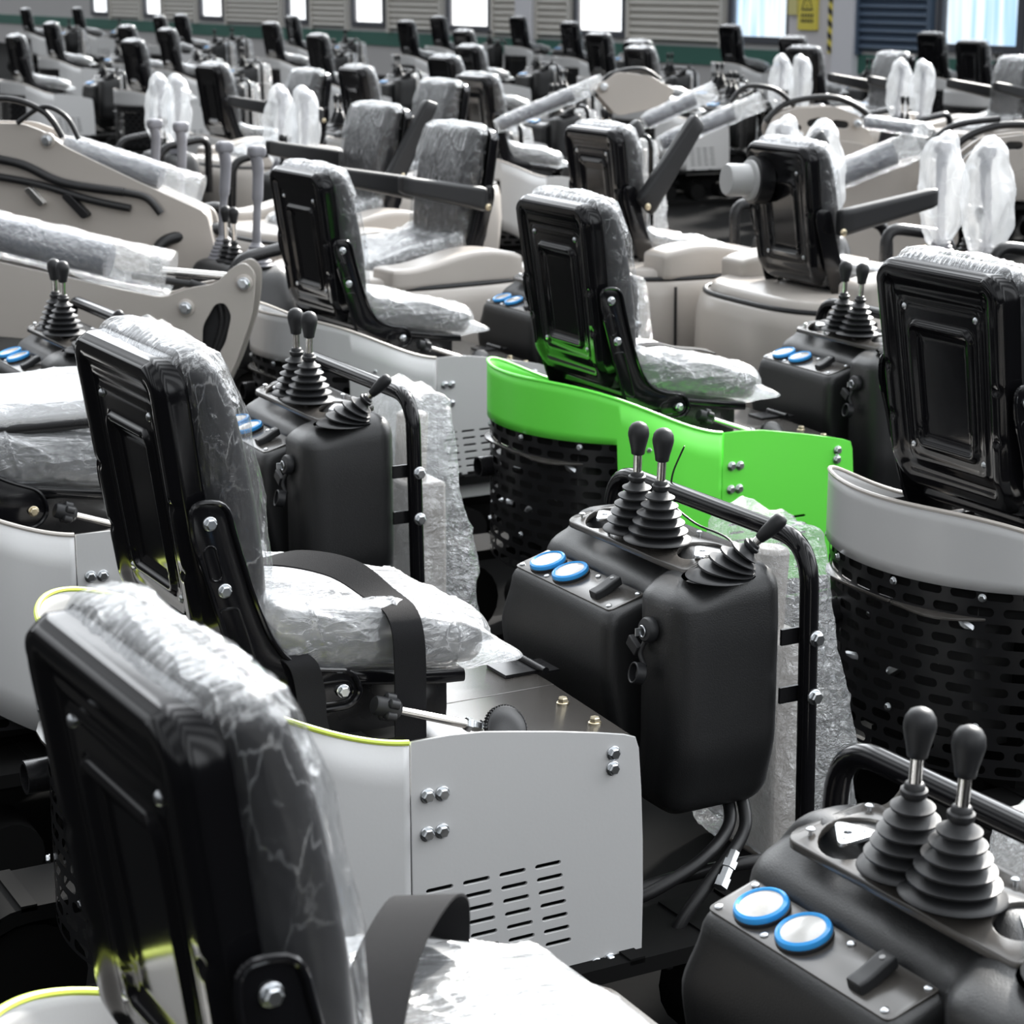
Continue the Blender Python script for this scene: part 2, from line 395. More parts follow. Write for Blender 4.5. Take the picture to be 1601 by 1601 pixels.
def backrest(root, hi=True):
    n = 14 if not hi else 26
    def shear(p, nn):
        x = p.x + shell_x(p.z) + 0.025; t = (p.z - 0.87) / 0.5
        bul = 0.018 * math.sin(max(0, min(1, t)) * PI) * smooth(0, .05, p.x)
        return Vector((x + bul + 0.008 * smooth(.8, 1, t) * -1, p.y, p.z))
    MB().rbox((0.048, 0, 1.130), (0.042, 0.192, 0.256), 0.038, n, shear).obj('backrest_cushion', vinyl, root)
    def fl(p, nn):
        q = shear(p, nn)
        fold = ridge(q, (16, 7, 4), 3) ** 4 * 0.0035 + ridge(q, (7, 20, 7), 11) ** 5 * 0.003 + nz(q, (7, 7, 4), 5) * 0.006
        fold2 = ridge(q, (34, 16, 9), 21) ** 5 * 0.0015
        edge = smooth(-0.012, 0.01, p.x)
        topw = smooth(1.33, 1.39, q.z); fold += topw * ridge(q, (5, 48, 5), 31) ** 2 * 0.0028
        return q + nn * (0.004 + (fold + fold2) * (.25 + .75 * edge))
    nf = 90 if hi else 30
    MB().rbox((0.050, 0, 1.130), (0.050, 0.198, 0.262), 0.044, nf, fl).obj('plastic_cover', film, root, angle=180, label='clear crinkled plastic film over the backrest cushion')
def seat_z(x): return 0.925 - 0.16 * x
def seat(root, hi=True, belt=True):
    def shp(p, nn):
        dz = seat_z(p.x) - 0.9; side = 0.020 * smooth(0.10, 0.19, abs(p.y)) * smooth(0.34, 0.2, p.x)
        rear = 0.02 * smooth(0.02, -0.06, p.x)
        w = 1 - 0.12 * smooth(0.25, 0.40, p.x)
        return Vector((p.x, p.y * w, p.z + dz + (side + rear) * smooth(.86, .9, p.z)))
    MB().rbox((0.165, 0, 0.868), (0.215, 0.205, 0.042), 0.040, 26 if hi else 12, shp).obj('seat_cushion', vinyl, root)
    def fl(p, nn):
        q = shp(p, nn)
        f = ridge(q, (5, 16, 6), 4) ** 4 * 0.0045 + ridge(q, (18, 6, 9), 8) ** 4 * 0.004 + nz(q, (6, 8, 6), 2) * 0.009 + ridge(q, (34, 26, 20), 9) ** 5 * .0014
        if p.z < .835: f *= .3
        q = q + nn * (0.006 + max(-.002, f))
        k = smooth(0.32, 0.385, p.x) * smooth(0.875, 0.85, p.z) * smooth(.825, .85, p.z)       # bag seam sticking out in front
        q = q + Vector((0.05 * k, 0, -0.008 * k)) + Vector((0, math.copysign(.03, p.y) * k * smooth(.12, .2, abs(p.y)), 0))
        return q
    MB().rbox((0.168, 0, 0.868), (0.222, 0.212, 0.048), 0.044, 96 if hi else 32, fl).obj('plastic_cover', film_top, root, angle=180, label='clear crinkled plastic bag over the seat cushion')
    # pan and base
    o = MB().rbox((0.135, 0, 0.806), (0.205, 0.190, 0.016), 0.012, 8, lambda p, n_: Vector((p.x, p.y * (1 - .1 * smooth(.2, .4, p.x)), p.z + seat_z(p.x) - .9))).obj('seat_pan', gloss, root)
    MB().rbox((0.12, 0, 0.745), (0.19, 0.16, 0.045), 0.008, 4).obj('seat_base', satin, root)
    if belt:
        Y = Vector((0, 1, 0)); X = Vector((1, 0, 0))
        r = ribbon([(Vector((-.03, .12, .955)), X + Y * .2), (Vector((.03, .07, .962)), X + Y * .25), (Vector((.10, .02, .972)), X + Y * .5 + Vector((0, 0, .3))),
                    (Vector((.155, -.07, .968)), X + Y * .2 + Vector((0, 0, .35))), (Vector((.185, -.15, .940)), X + Vector((0, 0, .1))), (Vector((.195, -.208, .925)), X), (Vector((.195, -.238, .895)), X - Vector((0, 0, .1))), (Vector((.195, -.246, .84)), X),
                    (Vector((.195, -.245, .77)), X), (Vector((.190, -.255, .71)), X)], .058, .003, 8)
        b = r.obj('seat_belt', web, root, angle=50)
        ribbon([(Vector((-.02, -.20, .885)), X), (Vector((.005, -.236, .868)), X), (Vector((.014, -.247, .82)), X), (Vector((.014, -.262, .76)), X), (Vector((.045, -.285, .70)), X + Y * .4)], .05, .003, 8).obj('belt_strap', web, b, angle=50)
def brackets(root, hi=True):
    out = [(-.172, 1.10, .03), (-.172, 1.155, .03), (-.112, 1.150, .03), (-.100, 1.095, .02), (-.072, .992, .03), (-.044, .915, .03), (-.015, .872, .03), (.03, .850, .03), (.10, .838, .02), (.115, .800, .02), (.095, .777, .02), (.0, .778, .02), (-.062, .778, .02), (-.090, .83, .03), (-.128, .95, .03), (-.152, 1.04, .03)]
    ol = round_poly(out, .02, 4)
    for sg in (-1, 1):
        y0 = sg * 0.222
        me = plate_mesh(ol, [], .005, lambda a, b_, c: Vector((a, y0 + c, b_)), .0015)
        br = link('side_bracket', me, gloss, root, True, 30)
        if not hi: continue
        e = MB()
        # raised outer rim and two pressed recesses
        cx = sum(p[0] for p in ol) / len(ol); cz = sum(p[1] for p in ol) / len(ol)
        e.tube([(p[0], y0 + sg * .004, p[1]) for p in ol], .0045, 8, closed=True)
        e.tube([(p[0], y0 + sg * .002, p[1]) for p in slot(-.137, 1.052, .060, .020, math.radians(103), 6)], .0022, 8, closed=True)
        e.tube([(p[0], y0 + sg * .002, p[1]) for p in round_poly([(-.130, .975, .01), (-.098, .975, .01), (-.075, .90, .02), (-.062, .845, .01), (-.098, .855, .01)], .01, 4)], .0022, 8, closed=True)
        e.tube([(p[0], y0 + sg * .002, p[1]) for p in slot(.060, .806, .082, .036, 0, 6)], .0024, 8, closed=True)
        e.obj('pressed_rib', gloss, br)
        for (x, z) in ((-.141, 1.118), (-.120, 1.006), (-.052, .806), (.081, .806)):
            MB().hexbolt((x, y0 + sg * .003, z), (0, sg, 0), .0095, .009).obj('bolt', zinc if sg < 0 else zinc, br, angle=25)
# plan outline of the rounded tail, right seam -> rear -> left
CY = 0.025; HW = 0.405; XC = 0.01; HX = 0.345
def tail(t):   # t 0..1 from right seam to left front
    straight = 0.125 - XC
    L1 = straight; L2 = 0.5 * PI * (HX + HW) * 1.05; L3 = 0.125
    s = t * (L1 + L2 + L3)
    if s < L1: return (0.125 - s, CY - HW)
    if s < L1 + L2:
        a = (s - L1) / L2 * PI; e = 2 / 2.0
        ca, sa = math.cos(a), math.sin(a)
        return (XC - HX * abs(sa) ** e, CY - HW * math.copysign(abs(ca) ** e, ca))
    return (XC + (s - L1 - L2), CY + HW)
def rim_z(x): 
    return 0.757 + 0.143 * smooth(0.16, -0.32, x) - .002
def tail_cover(root, paint, rimm, hi=True):
    N = 120; b = MB(); P = [tail(i / N) for i in range(N + 1)]
    def bot(x, y):
        full = 0.30 + 0.14 * smooth(.12, -.2, x)
        return full if (x > -.165 and y < 0) else 0.742
    vs = []; fs = []; cols = 6
    for i in range(N + 1):
        x, y = P[i]; t = rim_z(x); bz = bot(x, y)
        for j in range(cols + 1): vs.append((x, y, t + (bz - t) * j / cols))
    for i in range(N):
        for j in range(cols): fs.append((i * (cols + 1) + j, (i + 1) * (cols + 1) + j, (i + 1) * (cols + 1) + j + 1, i * (cols + 1) + j + 1))
    b.add(vs, fs)
    o = b.obj('tail_cover', paint, root, angle=50); k = o.modifiers.new('s', 'SOLIDIFY'); k.thickness = 0.006; k.offset = 0
    MB().tube([(x, y, rim_z(x)) for x, y in P], .0052, 8).obj('cover_rim', rimm, o)
    # slotted grille below
    g = MB(); uv = []; vs = []; fs = []; acc = 0; cols = 4
    for i in range(N + 1):
        x, y = P[i]
        x2 = XC + (x - XC) * .985 if x < XC else x; y2 = CY + (y - CY) * .985
        if i: acc += math.hypot(x2 - lx, y2 - ly)
        lx, ly = x2, y2
        for j in range(cols + 1):
            z = 0.755 - j * (0.755 - 0.34) / cols
            vs.append((x2, y2, z)); uv.append((acc, z))
    for i in range(N):
        for j in range(cols): fs.append((i * (cols + 1) + j, (i + 1) * (cols + 1) + j, (i + 1) * (cols + 1) + j + 1, i * (cols + 1) + j + 1))
    g.add(vs, fs); g.uv = uv
    gr = g.obj('tail_grille', grille_m, root, angle=50)
    ln = MB(); P2 = [(XC + (x - XC) * .965 if x < XC else x, CY + (y - CY) * .965) for x, y in P]
    ln.add([(x, y, z) for x, y in P2 for z in (.765, .685)], [(2 * i, 2 * i + 2, 2 * i + 3, 2 * i + 1) for i in range(N)]); ln.obj('slot_blackout', shade_black, root, angle=50)  # black strip added behind the upper slots so they look dark
    if hi:
        for t in (.16, .30, .44, .58, .72, .86):
            x, y = tail(t); x0, y0 = tail(t + .01); d = Vector((y0 - y, -(x0 - x), 0)).normalized()
            if d.x * (x - 0) + d.y * (y - CY) < 0: d = -d
            for z in (.728, .45): MB().hexbolt(Vector((x * .99, y * .99, z)) + d * .004, d, .007, .006).obj('grille_bolt', zinc, gr)
        e = MB()   # engine behind the grille
        e.rbox((-.05, .0, .55), (.20, .24, .16), .02, 4); e.lathe([(.05, 0), (.05, .3), (.04, .32)], (-.16, -.16, .40), (0, .3, 1), 20)
        e.obj('engine', dark_steel, root)
        rnd = random.Random(3)
        for k in range(10):
            c = MB()
            p = (-.25 + rnd.random() * .06, -.24 + rnd.random() * .45, .42 + rnd.random() * .26)
            c.lathe([(.012, 0), (.012, .04), (.006, .05)], p, (rnd.uniform(-1, 0), rnd.uniform(-1, 1), rnd.uniform(-.4, .6)), 8).obj('engine_fitting', zinc, root)
        MB().lathe([(.03, 0), (.03, .05), (.024, .05), (.024, 0.0)], (-.30, .17, .60), (-1, 0, 0), 20).obj('exhaust_pipe', satin, root)
    return o
SP = CY - HW
def side_panel(root, paint, hi=True):
    top = [(0.129, .757), (.20, .757), (.26, .752), (.32, .742), (.40, .728), (.48, .712), (.532, .700), (.553, .692), (.560, .672), (.566, .60), (.571, .50), (.573, .40), (.572, .272), (.50, .266), (.44, .260), (.129, .262)]
    ol = top; holes = []
    for r in range(7):
        for c in range(4): holes.append(slot(.383 + .0035 * r - c * .0685, .494 - .0245 * r, .052, .0095, 0, 4))
    me = plate_mesh(ol, holes, .006, lambda a, b, c: Vector((a, SP + c, b)), .001)
    o = link('side_panel', me, paint, root, False)
    MB().box((.35, SP + .05, .42), (.42, .01, .26)).obj('panel_lining', satin, root)
    if hi:
        for (x, z) in ((.156, .662), (.183, .661), (.155, .596), (.182, .596), (.509, .672), (.508, .645), (.479, .288), (.506, .291)):
            MB().hexbolt((x, SP - .003, z), (0, -1, 0), .0105, .009).obj('bolt', zinc, o, angle=25)
    return o
def deck_parts(root, hi=True):
    me = plate_mesh(round_poly([(-.33, -.20, .1), (-.02, -.36, .1), (.565, -.365, .01), (.585, -.05, .001), (-.33, -.05, .01)], .02, 4), [], .006, lambda a, b, c: Vector((a, b, .680 - .0 + c)), .001)
    d = link('deck_plate', me, deck, root)
    me = plate_mesh(round_poly([(-.33, -.046, .01), (.586, -.046, .001), (.60, .38, .03), (-.05, .40, .1), (-.33, .22, .1)], .02, 4), [], .006, lambda a, b, c: Vector((a, b, .680 + c)), .001)
    link('deck_plate', me, deck, root)
    # body block below deck
    MB().box((.20, .04, .48), (.70, .62, .38)).obj('chassis', shade_black, root)
    if not hi: return
    for (x, y) in ((.547, -.148), (.543, -.266)): MB().hexbolt((x, y, .683), (0, 0, 1), .0095, .010).obj('bolt', gold, d, angle=25)
    h = MB(); h.box((.558, .06, .687), (.07, .075, .006)); h.box((.612, .04, .690), (.03, .075, .004)); h.tube([(.596, .0, .694), (.596, .10, .694)], .007, 12)
    h.obj('hinge', satin, root)
    # seat adjuster: star knob, rod, wheel
    k = Vector((.137, -.27, .782)); e = Vector((.300, -.27, .722)); dr = (e - k).normalized()
    a = MB().tube([k + dr * .02, e], .0078, 14).obj('adjuster_rod', chrome, root)
    s = MB(); s.lathe([(.014, -.022), (.0165, -.018), (.0165, -.002), (.018, 0), (.018, .02), (.013, .026)], k, dr, 20)
    for i in range(5):
        an = 2 * PI * i / 5; q = dr.to_track_quat('Z', 'Y'); c = k + q @ Vector((.017 * math.cos(an), .017 * math.sin(an), .006))
        s.lathe([(.004, -.010), (.008, -.007), (.008, .009), (.004, .012)], c, dr, 12)
    s.obj('star_knob', rubber, a)
    MB().lathe([(.011, 0), (.013, .003), (.013, .009), (.010, .012), (.010, .028), (.013, .03)], e - dr * .015, dr, 6).obj('lock_nut', zinc, a)
    w = MB(); prof = [(.010, -.008), (.036, -.008), (.040, -.006), (.040, .006), (.036, .008), (.010, .010)]
    w.lathe(prof, (.352, -.290, .712), (.15, -.9, .45), 48)
    q = Vector((.15, -.9, .45)).normalized().to_track_quat('Z', 'Y')
    for i in range(44):
        an = 2 * PI * i / 44; c = Vector((.352, -.290, .712)) + q @ Vector((.041 * math.cos(an), .041 * math.sin(an), 0))
        w.box(c, (.003, .003, .010), (q @ Matrix.Rotation(an, 3, 'Z').to_quaternion()).to_matrix())
    w.obj('ratchet_wheel', satin, a, angle=30)
    c = MB(); c.box((.12, -.30, .690), (.16, .05, .014)); c.box((.24, -.31, .695), (.05, .05, .02)); c.obj('latch_plate', satin, root, bevel=.003)
def lever(root, base, top, rb, ribs=6, kn=True, oval=(1, 1), hi=True, hb=.096):
    base = Vector(base); top = Vector(top); ax = (top - base).normalized()
    rod = MB().tube([base + ax * (hb * .7), top], .0082, 14).obj('control_lever', chrome, root)
    # bellows: ribs lean over with the rod
    b = MB(); n = 28; vs = []; fs = []; prof = []
    for i in range(ribs):
        t0 = i / ribs; t1 = (i + .55) / ribs; t2 = (i + .95) / ribs
        R = lambda t: rb * (1 - t) ** .9 * .80 + .014 + rb * .10
        prof += [(t0, R(t0) * (.80 if i else 1.02)), ((t0 + .10 / ribs), R(t0) * (.98 if i else 1.03)), (t0 + .30 / ribs, R(t0) * 1.0), (t1, R(t1) * .80), (t2, R(t2) * .70)]
    prof += [(1.0, .013), (1.04, .0165), (1.11, .0165), (1.13, .0130), (1.19, .012), (1.21, .009)]
    q = ax.to_track_quat('Z', 'Y'); up = Vector((0, 0, 1))
    for t, r in prof:
        c = base + ax * (hb * t); tt = min(1, t)
        aa = up.lerp(ax, tt).normalized(); qq = aa.to_track_quat('Z', 'Y'); ox = 1 + (oval[0] - 1) * (1 - tt); oy = 1 + (oval[1] - 1) * (1 - tt)
        for j in range(n):
            an = 2 * PI * j / n; vs.append(c + qq @ Vector((r * math.cos(an) * ox, r * math.sin(an) * oy, 0)))
    for i in range(len(prof) - 1):
        for j in range(n): fs.append((i * n + j, i * n + (j + 1) % n, (i + 1) * n + (j + 1) % n, (i + 1) * n + j))
    fs += [tuple(range(n))[::-1], tuple((len(prof) - 1) * n + j for j in range(n))]
    b.add(vs, fs); b.obj('rubber_boot', rubber, rod, angle=50)
    if kn:
        MB().lathe([(.006, -.003), (.0125, 0), (.0140, .010), (.0195, .034), (.0200, .040), (.0185, .050), (.0140, .0575), (.0070, .0615), (.001, .0625)], top - ax * .02, ax, 24).obj('lever_knob', rubber, rod, angle=60)
    else:
        MB().lathe([(.004, -.004), (.0095, 0), (.0130, .018), (.0145, .040), (.0135, .052), (.0095, .058), (.001, .060)], top - ax * .02, ax, 20).obj('lever_knob', rubber, rod, angle=60)
    return rod
def console(root, hi=True):
    def sh(p, nn):
        t = smooth(.93, .50, p.z)
        y = p.y + (-.0) ; y = -.01 + (p.y + .01) * (1 - .10 * smooth(.62, .47, p.z))
        x = p.x - .02 * smooth(.6, .9, p.z) * smooth(.8, .7, p.x) * 0
        z = p.z - .03 * smooth(.84, .72, p.x) * smooth(.85, .93, p.z)
        y += .012 * smooth(.93, .80, p.z) * (1 if p.y > 0 else -.5)
        x += (.050 + .034 * smooth(.84, .93, p.z)) * smooth(-.19, -.11, p.y) * smooth(.84, .69, p.x)
        return Vector((x, y, z))
    h = MB(); h.rbox((.805, -.015, .700), (.118, .290, .232), .05, 26, sh)
    def sh2(p, nn):
        y = p.y + .05 * smooth(.82, .70, p.z) * smooth(.1, .28, p.y); z = p.z
        x = p.x + .035 * smooth(.72, .50, p.z)
        z += (.022 * (p.x - .655) / .09) * smooth(.78, .83, p.z)
        return Vector((x, y * (1 - .0 * smooth(.62, .5, p.z)), z))
    h.rbox((.745, .060, .650), (.093, .190, .178), .022, 20, sh2)
    o = h.obj('console_housing', plastic, root, angle=60)
    # instrument plate on the sloping shelf
    n = Vector((-.28, 0, .96)).normalized(); tx = Vector((.96, 0, .28)).normalized(); c0 = Vector((.704, .065, .8385))
    def on(a, y, h_=0): return c0 + tx * a + Vector((0, y, 0)) + n * h_
    me = plate_mesh(round_poly([(-.040, -.178, .012), (.038, -.178, .005), (.038, .178, .005), (-.040, .178, .012)], .01, 4), [], .004, lambda a, b, c: on(a, b, c + .002), .0006)
    ip = link('instrument_plate', me, deck, root)
    for y in (.112, .026):
        g = MB().lathe([(.037, 0), (.037, .006), (.033, .008)], on(0, y, .003), n, 36).obj('gauge', rubber, root)
        MB().lathe([(.0355, 0), (.0365, .004), (.0350, .008), (.0310, .010), (.0285, .008), (.0285, .003)], on(0, y, .009), n, 40).obj('gauge_ring', blue, g, label='bright blue ring')
        MB().lathe([(.0288, 0), (.0288, .001), (.015, .0025), (.001, .003)], on(0, y, .0155), n, 32).obj('gauge_glass', face, g)
    if hi:
        for (a, y) in ((-.030, .166), (.030, .166), (-.030, .070), (.028, -.030), (.030, -.168), (-.030, -.160)):
            MB().lathe([(.0055, 0), (.0055, .002), (.003, .0035)], on(a, y, .004), n, 10).obj('screw', zinc, ip)
        r = MB().rbox((0, 0, 0), (.030, .014, .009), .004, 8, lambda p, nn: on(p.x, p.y - .105, p.z + .010 + .008 * smooth(-.02, .03, p.x)))
        rs = r.obj('rocker_switch', rubber, root)
        MB().lathe([(.004, 0), (.004, .001), (.002, .0012)], on(.018, -.105, .0255), n, 10).obj('switch_symbol', decal, rs)
        # ignition switch with its dangling cap and key
        k = MB(); kc = Vector((.684, -.225, .822)); k.lathe([(.023, 0), (.023, .012), (.020, .016), (.012, .018)], kc, (-1, 0, .15), 24)
        ks = k.obj('ignition_switch', rubber, root)
        t = MB(); t.tube([kc + Vector((-.02 , .0, -.0)) + Vector((0, .010 * math.cos(a), .010 * math.sin(a))) for a in np.linspace(0, 2 * PI, 16, endpoint=False)], .0015, 6, closed=True)
        t.box(kc + Vector((-.024, 0, 0)), (.020, .003, .014)); t.obj('key', zinc, ks)
        cp = MB(); cp.tube(spline([kc + Vector((-.004, .01, -.02)), kc + Vector((-.014, .014, -.045)), kc + Vector((-.012, .0, -.068))], 6), .005, 8)
        cc = kc + Vector((-.018, .0, -.080)); cp.lathe([(.020, 0), (.020, .020), (.016, .020), (.016, .004)], cc, (-1, .15, .25), 24)
        cp.box(kc + Vector((-.016, .032, -.035)), (.012, .034, .022), Matrix.Rotation(.5, 3, 'X')); cp.obj('dust_cap', rubber, ks, bevel=.002)
    # top plate with two openings
    me = plate_mesh(round_poly([(.765, -.215), (.905, -.215), (.905, .215), (.765, .215)], .02, 4), [circ(.822, .138, .054, 28), circ(.832, -.158, .046, 28)], .012, lambda a, b, c: Vector((a, b, .932 + c - .03 * smooth(.84, .72, a))), .002)
    tp = link('console_top_plate', me, deck, root)
    if hi:
        for (x, y) in ((.812, .150), (.826, -.17)):
            me = plate_mesh(round_poly([(-.036, -.028), (.038, -.022), (.012, .040)], .018, 5), [circ(0, 0, .007, 12), circ(-.017, -.013, .004, 10), circ(.021, -.009, .004, 10), circ(.012, .018, .004, 10)], .006, lambda a, b, c: Vector((x + a, y + b, .934 + c)), .001)
            link('joystick_mount', me, zinc, root)
        for (x, y) in ((.785, .19), (.775, .075), (.88, .19), (.79, -.05), (.88, -.08), (.80, -.208), (.885, -.19)):
            MB().lathe([(.0025, -.006), (.0025, .004), (.006, .004), (.006, .006), (.003, .008)], (x, y, .940 - .03 * smooth(.84, .72, x)), (0, 0, 1), 8).obj('screw', zinc, tp)
    lever(root, (.806, .028, .935), (.800, .012, 1.105), .052, 6, oval=(1, 1))
    lever(root, (.800, -.060, .935), (.800, -.072, 1.108), .052, 6, oval=(1.0, 1.1))
    lever(root, (.800, -.262, .915), (.868, -.312, 1.000), .050, 5, False, (1.15, 1.0), hb=.075)
def handrail(root, hi=True):
    p = bend([(.93, .335, .44), (.945, .335, .975), (.945, -.335, .975), (.955, -.335, .40)], .085, 8)
    o = MB().tube(p, .0175, 18).obj('handrail', gloss, root)
    if hi:
        for z in (.800, .690):
            MB().hexbolt((.952, -.352, z), (0, -1, 0), .012, .012).obj('bolt', zinc, o, angle=25)
            MB().lathe([(.013, 0), (.013, .006)], (.952, -.316, z), (0, 1, 0), 6).obj('nut', zinc, o, angle=25)
        for z in (.800, .690): MB().box((.925, -.318, z), (.05, .006, .03)).obj('mounting_tab', satin, o)
def wrapped_mast(root, hi=True):
    def f(p, nn):
        t = smooth(.95, .35, p.z)
        q = Vector((1.09 + (p.x - 1.10) * (.6 + .4 * t), .03 + p.y * (.70 + .14 * t) - .07 * t, p.z))
        return q + nn * (ridge(q, (9, 9, 5), 6) ** 2 * .014 + nz(q, (16, 16, 10), 7) * .010 + nz(q, (60, 60, 60), 2) * .004)
    MB().rbox((1.10, -.02, .60), (.10, .20, .33), .06, 60 if hi else 20, f).obj('bubble_wrap', bubble, root, angle=180, label='translucent bubble wrap around the swing bracket')
    m = MB(); m.box((1.09, -.03, .48), (.10, .16, .46)); m.tube([(1.09, -.0, .7), (1.10, -.0, .87)], .04, 16); m.obj('swing_bracket', warm_paint, root, bevel=.01)
def undercarriage(root, hi=True):
    MB().box((.25, .03, .24), (.8, .40, .10)).obj('track_frame', shade_black, root)
    for sg in (-1, 1):
        y = .03 + sg * .36; b = MB(); pts = []; x0, x1, r = -.32, .80, .15
        for k in range(14): a = PI / 2 + PI * k / 13; pts.append((x0 + r * math.cos(a), .15 + r * math.sin(a) + .004))
        for k in range(12): pts.append((x0 + (x1 - x0) * (k + 1) / 13, .004))
        for k in range(14): a = -PI / 2 + PI * k / 13; pts.append((x1 + r * math.cos(a), .15 + r * math.sin(a) + .004))
        for k in range(12): pts.append((x1 + (x0 - x1) * (k + 1) / 13, .304))
        m = len(pts); vs = []; fs = []
        for (x, z) in pts:
            d = Vector((x - (x0 if x < x0 else x1 if x > x1 else x), 0, z - .154)).normalized()
            for ins in (0, .03):
                for yy in (-.09, .09): vs.append((x - d.x * ins, y + yy, z - d.z * ins))
        for i in range(m):
            k = (i + 1) % m
            for a, c in ((0, 1), (1, 3), (3, 2), (2, 0)): fs.append((i * 4 + a, i * 4 + c, k * 4 + c, k * 4 + a))
        b.add(vs, fs)
        for i, (x, z) in enumerate(pts[::2]):
            d = Vector((x - (x0 if x < x0 else x1 if x > x1 else x), 0, z - .154)).normalized()
            an = math.atan2(d.z, d.x); b.box((x + d.x * -.002, y, z + d.z * -.002), (.012, .18, .03), Matrix.Rotation(-an, 3, 'Y'))
        b.obj('rubber_track', shade_black, root, angle=30)
        w = MB()
        for x in (-.32, -.05, .24, .53, .80): rr = .11 if x in (-.32, .80) else .07; w.lathe([(rr, -.07), (rr, .07)], (x, y, .15 if rr > .1 else .11), (0, 1, 0), 20)
        w.obj('track_wheels', shade_black, root, angle=30)
def hoses(root):
    for pts, r in (([(.86, -.20, .50), (.84, -.26, .44), (.76, -.30, .40), (.66, -.30, .36), (.58, -.28, .33)], .012),
                   ([(.88, -.22, .50), (.86, -.28, .43), (.76, -.33, .375), (.68, -.34, .30), (.66, -.33, .22)], .012),
                   ([(1.05, -.28, .42), (.94, -.32, .375), (.84, -.30, .37), (.70, -.26, .35), (.58, -.24, .32)], .013)):
        h = MB().tube(spline(pts, 8), r, 12).obj('hydraulic_hose', hose_m, root)
    f = MB(); f.lathe([(.010, 0), (.010, .02), (.014, .02), (.014, .035), (.011, .036), (.011, .055), (.014, .055), (.014, .075), (.006, .078)], (.80, -.335, .415), (-.55, -.3, -.55), 6)
    f.obj('hose_fitting', zinc, root, angle=25)

def compact(name='mini_excavator', paint=grey_paint, rimm=lime, hi=True):
    r = empty(name, '', 'excavator')
    backrest_shell(r, hi, 96 if hi else 36); backrest(r, hi); seat(r, hi, hi); brackets(r, hi)
    tail_cover(r, paint, rimm, hi); side_panel(r, paint, hi); deck_parts(r, hi); console(r, hi)
    handrail(r, hi); wrapped_mast(r, hi); undercarriage(r, hi)
    return r
def pose(r, x, y, yaw, dz=0.0): r.location = (x, y, dz); r.rotation_euler = (0, 0, math.radians(yaw))
GROUP = 'mini excavators parked in rows'
def name_it(r, label): r['label'] = label; r['category'] = 'excavator'; r['group'] = GROUP
def remat(o, m):
    o.material_slots[0].link = 'OBJECT'; o.material_slots[0].material = m
def kid(r, n): return [c for c in r.children if c.name.split('.')[0] == n]

# ------------------------------------------------------------------ floor and back wall
fl = MB().box((10, 30, -.05), (90, 90, .1)).obj('floor', floor_m, None, False); fl['kind'] = 'structure'

# ------------------------------------------------------------------ the near machines
LOW = ('rubber_track', 'track_wheels', 'track_frame')
def lift(r, dz):
    for c in r.children:
        if c.name.split('.')[0] not in LOW: c.location.z = dz
tmpl = compact()
hoses(tmpl)
A = tmpl; near = {'A': A}
for k in 'BCDFGH': near[k] = copy_tree(A)
for k, (x, y, a, dz, lab, mt, rm) in dict(
    A=(-.459, 3.507, 28.8, .006, 'light grey mini excavator with belt across its wrapped seat and slotted side panel', None, None),
    B=(-.203, 1.977, 30.2, -.029, 'mini excavator nearest the camera, film-wrapped seat bottom left and lever console bottom right', None, None),
    C=(-.555, 7.37, 30.0, -.040, 'light grey mini excavator with wrapped seat, directly left of the bright green one', None, warm_paint),
    D=(.291, 5.996, 27.0, -.007, 'bright green mini excavator, the only green one', green_paint, green_paint),
    F=(-1.222, 4.687, 27.5, .045, 'mini excavator at left edge with its seat back folded down flat', None, warm_paint),
    G=(1.065, 4.505, 27.0, .003, 'light grey mini excavator at right edge showing its curved tail and black slotted grille', None, warm_paint),
    H=(-2.049, 5.891, 28.7, .009, 'mini excavator mostly beyond the left edge, only its lever console in view', None, warm_paint)).items():
    r = near[k]; pose(r, x, y, a); name_it(r, lab); lift(r, dz)
    if mt:
        for n_ in ('tail_cover', 'side_panel'):
            for o in kid(r, n_): remat(o, mt)
    if rm:
        for o in kid(r, 'tail_cover'):
            for c in o.children: remat(c, rm)
for k in 'BG':
    for o in kid(near[k], 'hydraulic_hose') + kid(near[k], 'hose_fitting'): bpy.data.objects.remove(o)
for k in 'CGHF':
    for o in kid(near[k], 'seat_belt'):
        for c in list(o.children): bpy.data.objects.remove(c)
        bpy.data.objects.remove(o)
# belts that lie differently
for k, pts, w in (('B', [((-.02, -.12, .905), (1, -.6, .3)), ((.03, -.06, .945), (1, -.6, .3)), ((.10, .03, .985), (1, -.6, .25)), ((.18, .11, 1.0), (1, -.6, .1)), ((.225, .155, .975), (1, -.6, 0)), ((.235, .17, .92), (1, -.6, -.1))], .075),
                  ('D', [((-.03, -.12, .965), (0, 1, 0)), ((.05, -.15, .975), (.2, 1, 0)), ((.11, -.16, .962), (.2, 1, 0)), ((.20, -.12, .945), (.1, 1, 0)), ((.26, -.10, .93), (0, 1, .1))], .055)):
    for o in kid(near[k], 'seat_belt'):
        for c in list(o.children): bpy.data.objects.remove(c)
        bpy.data.objects.remove(o)
    ribbon([(Vector(a), Vector(b)) for a, b in pts], w, .003, 8).obj('seat_belt', web, near[k], angle=50).location.z = kid(near[k], 'seat_pan')[0].location.z
